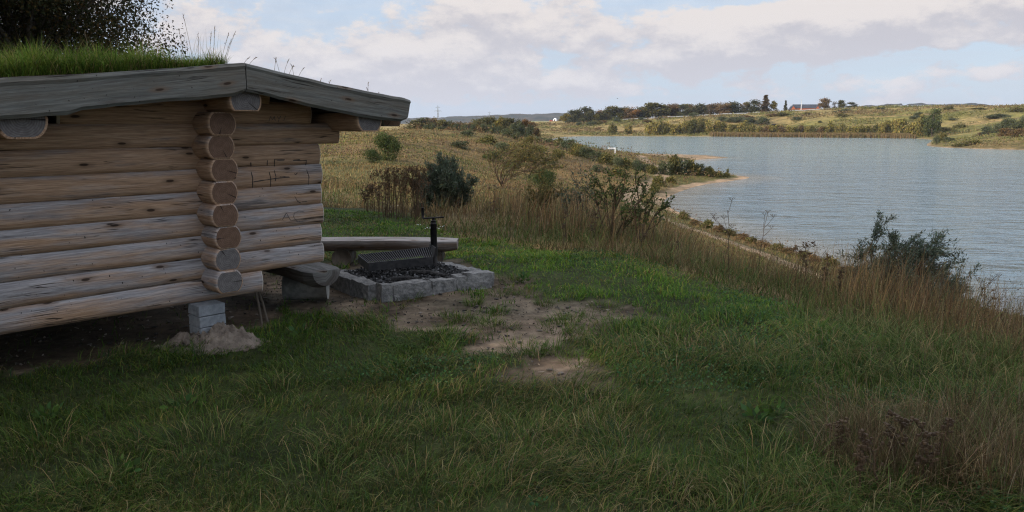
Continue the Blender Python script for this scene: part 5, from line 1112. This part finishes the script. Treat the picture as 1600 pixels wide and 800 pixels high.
# small dark shed on the far bank
ps, W_, H_ = at_px(1207, 199, 10, 4.5); sh = empty('shed', ps); tag(sh, 'tiny open-fronted dark shed on the slope of the far bank', 'shed')
mb = MB(); mb.box((0, W_*.25, H_*.42), (W_*.9, .12, H_*.85)); mb.box((-W_*.45, 0, H_*.42), (.12, W_*.5, H_*.85)); mb.box((W_*.45, 0, H_*.42), (.12, W_*.5, H_*.85)); mb.build('wall', M['darkwood'], sh)
mb = MB(); mb.add([(-W_*.55, -W_*.35, H_), (W_*.55, -W_*.35, H_), (W_*.55, W_*.35, H_*.85), (-W_*.55, W_*.35, H_*.85), (-W_*.55, -W_*.35, H_-.2), (W_*.55, -W_*.35, H_-.2), (W_*.55, W_*.35, H_*.85-.2), (-W_*.55, W_*.35, H_*.85-.2)], [(0, 1, 2, 3), (7, 6, 5, 4), (0, 4, 5, 1), (1, 5, 6, 2), (2, 6, 7, 3), (3, 7, 4, 0)]); mb.build('roof', M['darkroof'], sh)
# white dome and red vehicle-like hut on the left crest
pd_ = crest(867.5, 670); k = dist_px(pd_); dm_ = empty('dome', pd_); tag(dm_, 'small white dome tent on the crest left of the far wood', 'dome tent')
K_ = 12; V = []; Rr = 3.3*k; zb_ = .3
for i in range(7):
    a = i/6*math.pi/2
    for j in range(K_): V.append((Rr*math.cos(a)*math.cos(j*2*math.pi/K_), Rr*math.cos(a)*math.sin(j*2*math.pi/K_), zb_-.5+Rr*1.5*math.sin(a)))
Fq = [(i*K_+j, i*K_+(j+1) % K_, (i+1)*K_+(j+1) % K_, (i+1)*K_+j) for i in range(6) for j in range(K_)]
mk('canvas', V, [np.array(Fq)], M['white'], dm_, smooth=True); mb = MB(); mb.box((-Rr*.4, -Rr*.93, zb_+Rr*.2), (Rr*.5, .1, Rr*.9)); mb.build('entrance', M['darkwood'], dm_)
pr = crest(861, 670); hut = empty('red_hut', pr); tag(hut, 'tiny red hut just left of the white dome', 'hut'); mb = MB(); mb.box((0, 0, zb_-.3), (4.2*k, 3, 1.6*k+1.4)); mb.build('wall', M['red'], hut); mb = MB(); mb.add([(-2.4*k, -1.7, zb_+.9*k), (2.4*k, -1.7, zb_+.9*k), (2.4*k, 0, zb_+1.6*k), (-2.4*k, 0, zb_+1.6*k), (-2.4*k, 1.7, zb_+.9*k), (2.4*k, 1.7, zb_+.9*k)], [(0, 1, 2, 3), (3, 2, 5, 4), (0, 3, 4), (1, 5, 2), (0, 4, 5, 1)]); mb.build('roof', M['red'], hut)
# pylons
def pylon(u, vt, Yd, label):
    p_ = crest(u, Yd); k = dist_px(p_); p_[2] = -8; H = EYE+(190-vt)*k-p_[2]; root = empty('power_pylon', p_); tag(root, label, 'pylon', 'power pylons on the left skyline')
    mb = MB(); w0 = H*.085; r_ = .012*H*.62
    for sx in (-1, 1):
        for sy in (-1, 1): mb.tube([(sx*w0, sy*w0, 0), (sx*w0*.35, sy*w0*.35, H*.55), (0, 0, H)], [r_, r_*.8, r_*.5], 4)
    n_ = 9
    for i in range(n_):
        f0, f1 = i/n_, (i+1)/n_; wf = lambda f: w0*(1-f*1.18) if f < .55 else w0*.35*(1-(f-.55)/.45)
        for sy in (-1, 1):
            mb.tube([(-wf(f0), sy*wf(f0), H*f0), (wf(f1), sy*wf(f1), H*f1)], r_*.45, 3); mb.tube([(wf(f0), sy*wf(f0), H*f0), (-wf(f1), sy*wf(f1), H*f1)], r_*.45, 3)
    mb.build('tower', M['steel'], root)
    for f_, L_ in ((.74, .24), (.90, .16)):
        mb = MB(); z_ = H*f_; l_ = H*L_*.62; mb.tube([(-l_, 0, z_), (l_, 0, z_)], r_*.6, 4); mb.tube([(-l_, 0, z_), (0, 0, z_+H*.03), (l_, 0, z_)], r_*.45, 3)
        for sx in (-1, -.5, .5, 1): mb.tube([(sx*l_, 0, z_), (sx*l_, 0, z_-H*.03)], r_*.5, 3)
        mb.build('crossarm', M['steel'], root)
pylon(684.5, 164.5, 1250, 'lattice power pylon on the left skyline, the nearer and taller'); pylon(764.5, 174, 1900, 'tiny far power pylon right of the tall one')
# white frame on the beach spit
pw = hit(961, 241); k = dist_px(pw); fr_ = empty('white_frame', pw); tag(fr_, 'white post with a crossbar standing by the water beyond the scrub', 'post')
Hh = 9.5*k; mb = MB(); mb.box((0, 0, Hh/2), (.16, .16, Hh), bev=.02); mb.build('post', M['white'], fr_); mb = MB(); mb.box((-5.5*k, 0, Hh-.09), (10.5*k, .14, .18), bev=.02); mb.build('crossbar', M['white'], fr_); mb = MB(); mb.box((-5.5*k, .05, Hh-.30), (9*k, .06, .18)); mb.build('net_roll', M['steel'], fr_)
for i, u in enumerate((984, 987.5, 993.5, 997)):
    p_ = hit(u, 243.8); k = dist_px(p_); mb = MB(); mb.tube([p_-[0, 0, .1], p_+[(-.35), 0, 3.2*k]], [.09, .07], 6); tag(mb.build('beach_stake', M['darkwood']), f'short dark leaning stake on the sand, {ORD[i]} of four from the left', 'stake', 'leaning stakes on the sand spit')
# bird
pbird = np.array([0, 0, EYE])+ray(965, 154)*160; bird = MB(); wv_ = .45
V = np.array([(-.16, 0, 0), (.0, -.05, .03), (.0, .05, .03), (.18, 0, .0), (0, 0, -.05), (.02, -wv_*.5, .14), (.02, wv_*.5, .14), (-.03, -wv_, .05), (-.03, wv_, .05), (-.26, 0, .01)]); bird.add(V, [(0, 1, 2), (1, 3, 2), (0, 4, 1), (0, 2, 4), (1, 4, 3), (4, 2, 3), (1, 5, 4), (5, 7, 4), (2, 4, 6), (6, 4, 8), (0, 9, 4)])
o = bird.build('bird', M['darkwood']); o.location = pbird; tag(o, 'tiny dark bird in the sky above the left end of the far wood', 'bird')

# ================================================================== prominent dead weed stalks
def weed(base, H, kind, label, lean=0):
    root = empty('dead_weed', base); tag(root, label, 'dried plant', 'tall dead weed stalks along the slope edge')
    mb = MB(); n_ = 8; P = np.array([(lean*H*(q**1.5)+.01*math.sin(q*9+H), .01*math.cos(q*7), H*q) for q in np.linspace(0, 1, n_)]); r_ = .0055; mb.tube(P, np.linspace(r_, r_*.5, n_), 5)
    heads = []
    nbr = dict(umbel=6, spike=14, tansy=9, bare=5)[kind]
    for b in range(nbr):
        f_ = rng.uniform(.45, .97) if kind in ('umbel', 'bare') else rng.uniform(.35, 1.0); i = min(int(f_*(n_-1)), n_-2); s0 = P[i]+(P[i+1]-P[i])*(f_*(n_-1)-i)
        a = rng.uniform(0, 6.28); hd = MB(); heads.append(hd); l_ = H*{'umbel': .26, 'spike': .05, 'tansy': .14, 'bare': .2}[kind]*rng.uniform(.6, 1.1); up_ = .7 if kind != 'spike' else .9
        e_ = s0+np.array([math.cos(a)*l_, math.sin(a)*l_, l_*up_*1.2]); mb.tube([s0, (s0+e_)/2+[0, 0, -.01], e_], [r_*.6, r_*.5, r_*.35], 4)
        if kind == 'umbel':
            for q in range(8): d_ = np.array([math.cos(q*.785)*.035, math.sin(q*.785)*.035, .035]); mb.tube([e_, e_+d_], .0011, 3); hd.box(e_+d_, (.008, .008, .005), col=None)
        elif kind == 'spike':
            for q in range(7): hd.box(e_+rng.normal(0, .008, 3), rng.uniform(.007, .014, 3), rng.uniform(0, 3))
        elif kind == 'tansy':
            for q in range(9): hd.box(e_+rng.normal(0, .016, 3)*[1, 1, .5], (.013, .013, .010), rng.uniform(0, 3))
        else: hd.box(e_, (.010, .010, .012))
    sm_ = mb.build('stem', M['twig'], root)
    for hd in heads: hd.build('seed_head', M['twig'], root)
WD = [(1138, 420, 92, 'umbel', -.05, 'tall umbel skeleton standing highest against the lake, left of the thin pair'), (1184, 440, 92, 'umbel', .06, 'spreading umbel stalk just right of the tallest umbel skeleton'), (1246, 470, 85, 'tansy', 0, 'dark seed-headed stalk in front of the far path end'), (1257, 468, 88, 'tansy', .02, 'second dark seed-headed stalk touching the one by the path end'),
      (1286, 470, 72, 'spike', .06, 'thin leaning stalk left of the grey-green bush'), (1298, 470, 60, 'bare', .05, 'short stalk close before the left edge of the grey-green bush'), (1311, 485, 68, 'spike', 0, 'straight stalk overlapping the left edge of the grey-green bush'), (1350, 520, 85, 'bare', .02, 'bare stalk standing in front of the grey-green bush middle'), (1403, 520, 100, 'spike', 0, 'long dark stalk in front of the right half of the grey-green bush'),
      (1452, 500, 75, 'bare', .1, 'slender stalk just right of the grey-green bush'), (1478, 520, 75, 'spike', .08, 'brown spike stalk against the water, second right of the bush'), (1520, 520, 78, 'umbel', .12, 'umbel stalk against the water near the right edge'), (1535, 522, 66, 'tansy', .05, 'dark-headed stalk beside the right-hand umbel'), (1565, 530, 45, 'spike', 0, 'short spike stalk nearest the right picture edge'),
      (1002, 415, 60, 'tansy', 0, 'dark stalk at the left end of the brown weed edge above green grass'), (1058, 430, 50, 'spike', .03, 'short brown stalk right of the leafy shrubs'), (930, 390, 52, 'tansy', 0, 'dark stalk in front of the open leafy shrub'), (880, 380, 50, 'spike', .05, 'brown stalk in the weeds left of the open leafy shrub'), (1210, 460, 60, 'bare', .08, 'faint slender stalk between umbel and dark seed heads'),
      (648, 322, 60, 'bare', .35, 'slanting bare stem in the dead tansy patch'), (772, 348, 52, 'tansy', 0, 'brown stalk right of the blue-green bush foot'), (1340, 770, 95, 'spike', .05, 'dark stalk in the bottom right dead weed tangle, the left one'), (1395, 740, 88, 'tansy', .08, 'blackish knobbly stalk in the bottom right dead weed tangle'), (1440, 760, 100, 'tansy', -.08, 'tallest knobbly stalk of the bottom right dead weed tangle'),
      (1370, 770, 70, 'bare', -.2, 'pale crossing stem in the bottom right dead weed tangle'), (1465, 740, 80, 'spike', .1, 'dark spike at the right of the bottom right dead weed tangle'), (1310, 720, 60, 'tansy', 0, 'small dark stalk at the left end of the dead weed tangle')]
for (u, v, hp_, kd, ln, lb) in WD:
    if v > 600: p_, _, H_ = at_px(u, v, 1, hp_)
    else: p_, _, H_ = at_Y(u, (9.3+.9*math.sin(u*1.7)) if u > 1100 else (11.5 if u > 850 else 15), v-hp_, 1)
    weed(p_, H_, kd, lb, ln)
# leafy weeds & small flowers near
def rosette(base, r_, n_, cols, label, nm='dock_plant'):
    root = empty(nm, base); tag(root, label, 'plant'); P = np.zeros((n_, 3)); a = rng.uniform(0, 6.28, n_); t_ = rng.uniform(.2, 1.1, n_); d_ = np.c_[np.cos(a)*np.cos(t_), np.sin(a)*np.cos(t_), np.sin(t_)]
    P = d_*rng.uniform(.02, .08, (n_, 1)); V, Q, Cc = leaves(P, r_*rng.uniform(.5, 1, n_), pick(n_, *cols), 1.9, d_, .15); mk('leaves', V, [Q], M['leaf'], root, col=Cc)
LG = (((.06, .11, .025), 3), ((.045, .09, .03), 2))
for (u, v, r_, lb) in ((1180, 660, .075, 'broad-leaved green dock at the left of the dead weed tangle'), (1212, 652, .065, 'light green broad-leaved plant beside the dock'), (285, 640, .07, 'dark broad-leaved weed in the shaded grass below the sand heap'), (75, 660, .07, 'broad-leaved weed at the far left foreground'), (190, 745, .06, 'clover-leaved weed in the left foreground grass'), (470, 525, .07, 'low dark leafy weed just right of the sand heap'), (820, 440, .08, 'leafy tuft at the right edge of the trodden soil')):
    rosette(hit(u, v), r_, 26, LG, lb)
mb = MB()
for (u, v) in [(675, 370), (684, 372), (690, 369), (667, 372), (612, 334), (622, 332), (655, 366)]:
    p_ = hit(u, v); h_ = .16
    for q in range(4): mb.box(p_+[rng.normal(0, .03), rng.normal(0, .02), h_+rng.normal(0, .008)], (.012, .012, .005))
stuff(mb.build('white_flowers', M['white']), 'small white yarrow flowers at the edge of the green grass', 'flowers')

# ================================================================== top-left tree, then unseen trees added left and behind to shade the meadow
def bigtree(name, base, H, Wd, nl, nleaf, leaf, label, cols, group=None, base_f=.12):
    root = empty(name, base, rng.uniform(0, 6.28)); tag(root, label, 'tree', group)
    V, Q, Cc, cen = crown_mesh(nl, H, Wd, nleaf, leaf, cols, base=base_f, asp=1.8, irr=.08); mb = MB(); r_ = H*.02
    mb.tube([(0, 0, -.2), (0, 0, H*.2), (.1, 0, H*.5), (.15, .1, H*.85)], [r_*1.4, r_, r_*.7, r_*.2], 10, cap=False)
    for c_ in cen[::2]: mb.tube([(0, 0, H*.15+rng.random()*.2*H), c_*[.5, .5, .8]+rng.normal(0, .1, 3), c_, c_+rng.normal(0, .3, 3)], [r_*.45, r_*.25, r_*.1, r_*.03], 5, cap=False)
    mb.build('trunk', M['bark'], root, smooth=True); mk('crown', V, [Q], M['leaf'], root, col=Cc); return root
TC = (((.035, .04, .018), 4), ((.06, .05, .02), 2), ((.10, .065, .025), 1))
bigtree('tall_tree', (-10.9, 18.2, float(ground(-10.9, 18.2))), 8.6, 7.2, 105, 200000, .072, 'dark leafy tree rising behind the turf roof at top left', TC)
for i in range(13):
    yy_ = -24+i*3.3; xx_ = -13.5+rng.normal(0, .6); bigtree('tall_tree', (xx_, yy_, 0), 10+rng.normal(0, .6), 6.4, 22, 2600, .42, 'dense unseen tree of a row added at left to shade the meadow', TC, 'unseen trees added for shade', .02)

for i, (xx_, yy_) in enumerate(((-9.5, -5), (-6.5, -8.5))):  # two more out-of-view trees, added to darken the left foreground
    bigtree('tall_tree', (xx_, yy_, 0), 9.5+rng.normal(0, .6), 6.4, 22, 2600, .42, 'dense unseen tree of a row added at left to shade the meadow', TC, 'unseen trees added for shade', .10)
# haze: thin even air
HAZE = .00007
hz = MB(); hz.box((0, 3600, 45), (9000, 7400, 150)); m, t, o = mat('haze'); pv = t.new('ShaderNodeVolumePrincipled'); pv.inputs['Color'].default_value = (.80, .87, 1, 1); pv.inputs['Density'].default_value = HAZE; pv.inputs['Anisotropy'].default_value = .2
t.l.new(pv.outputs[0], o.inputs['Volume']); ho = hz.build('haze', m); stuff(ho, 'thin bluish air haze over the lake and distant hills', 'haze')
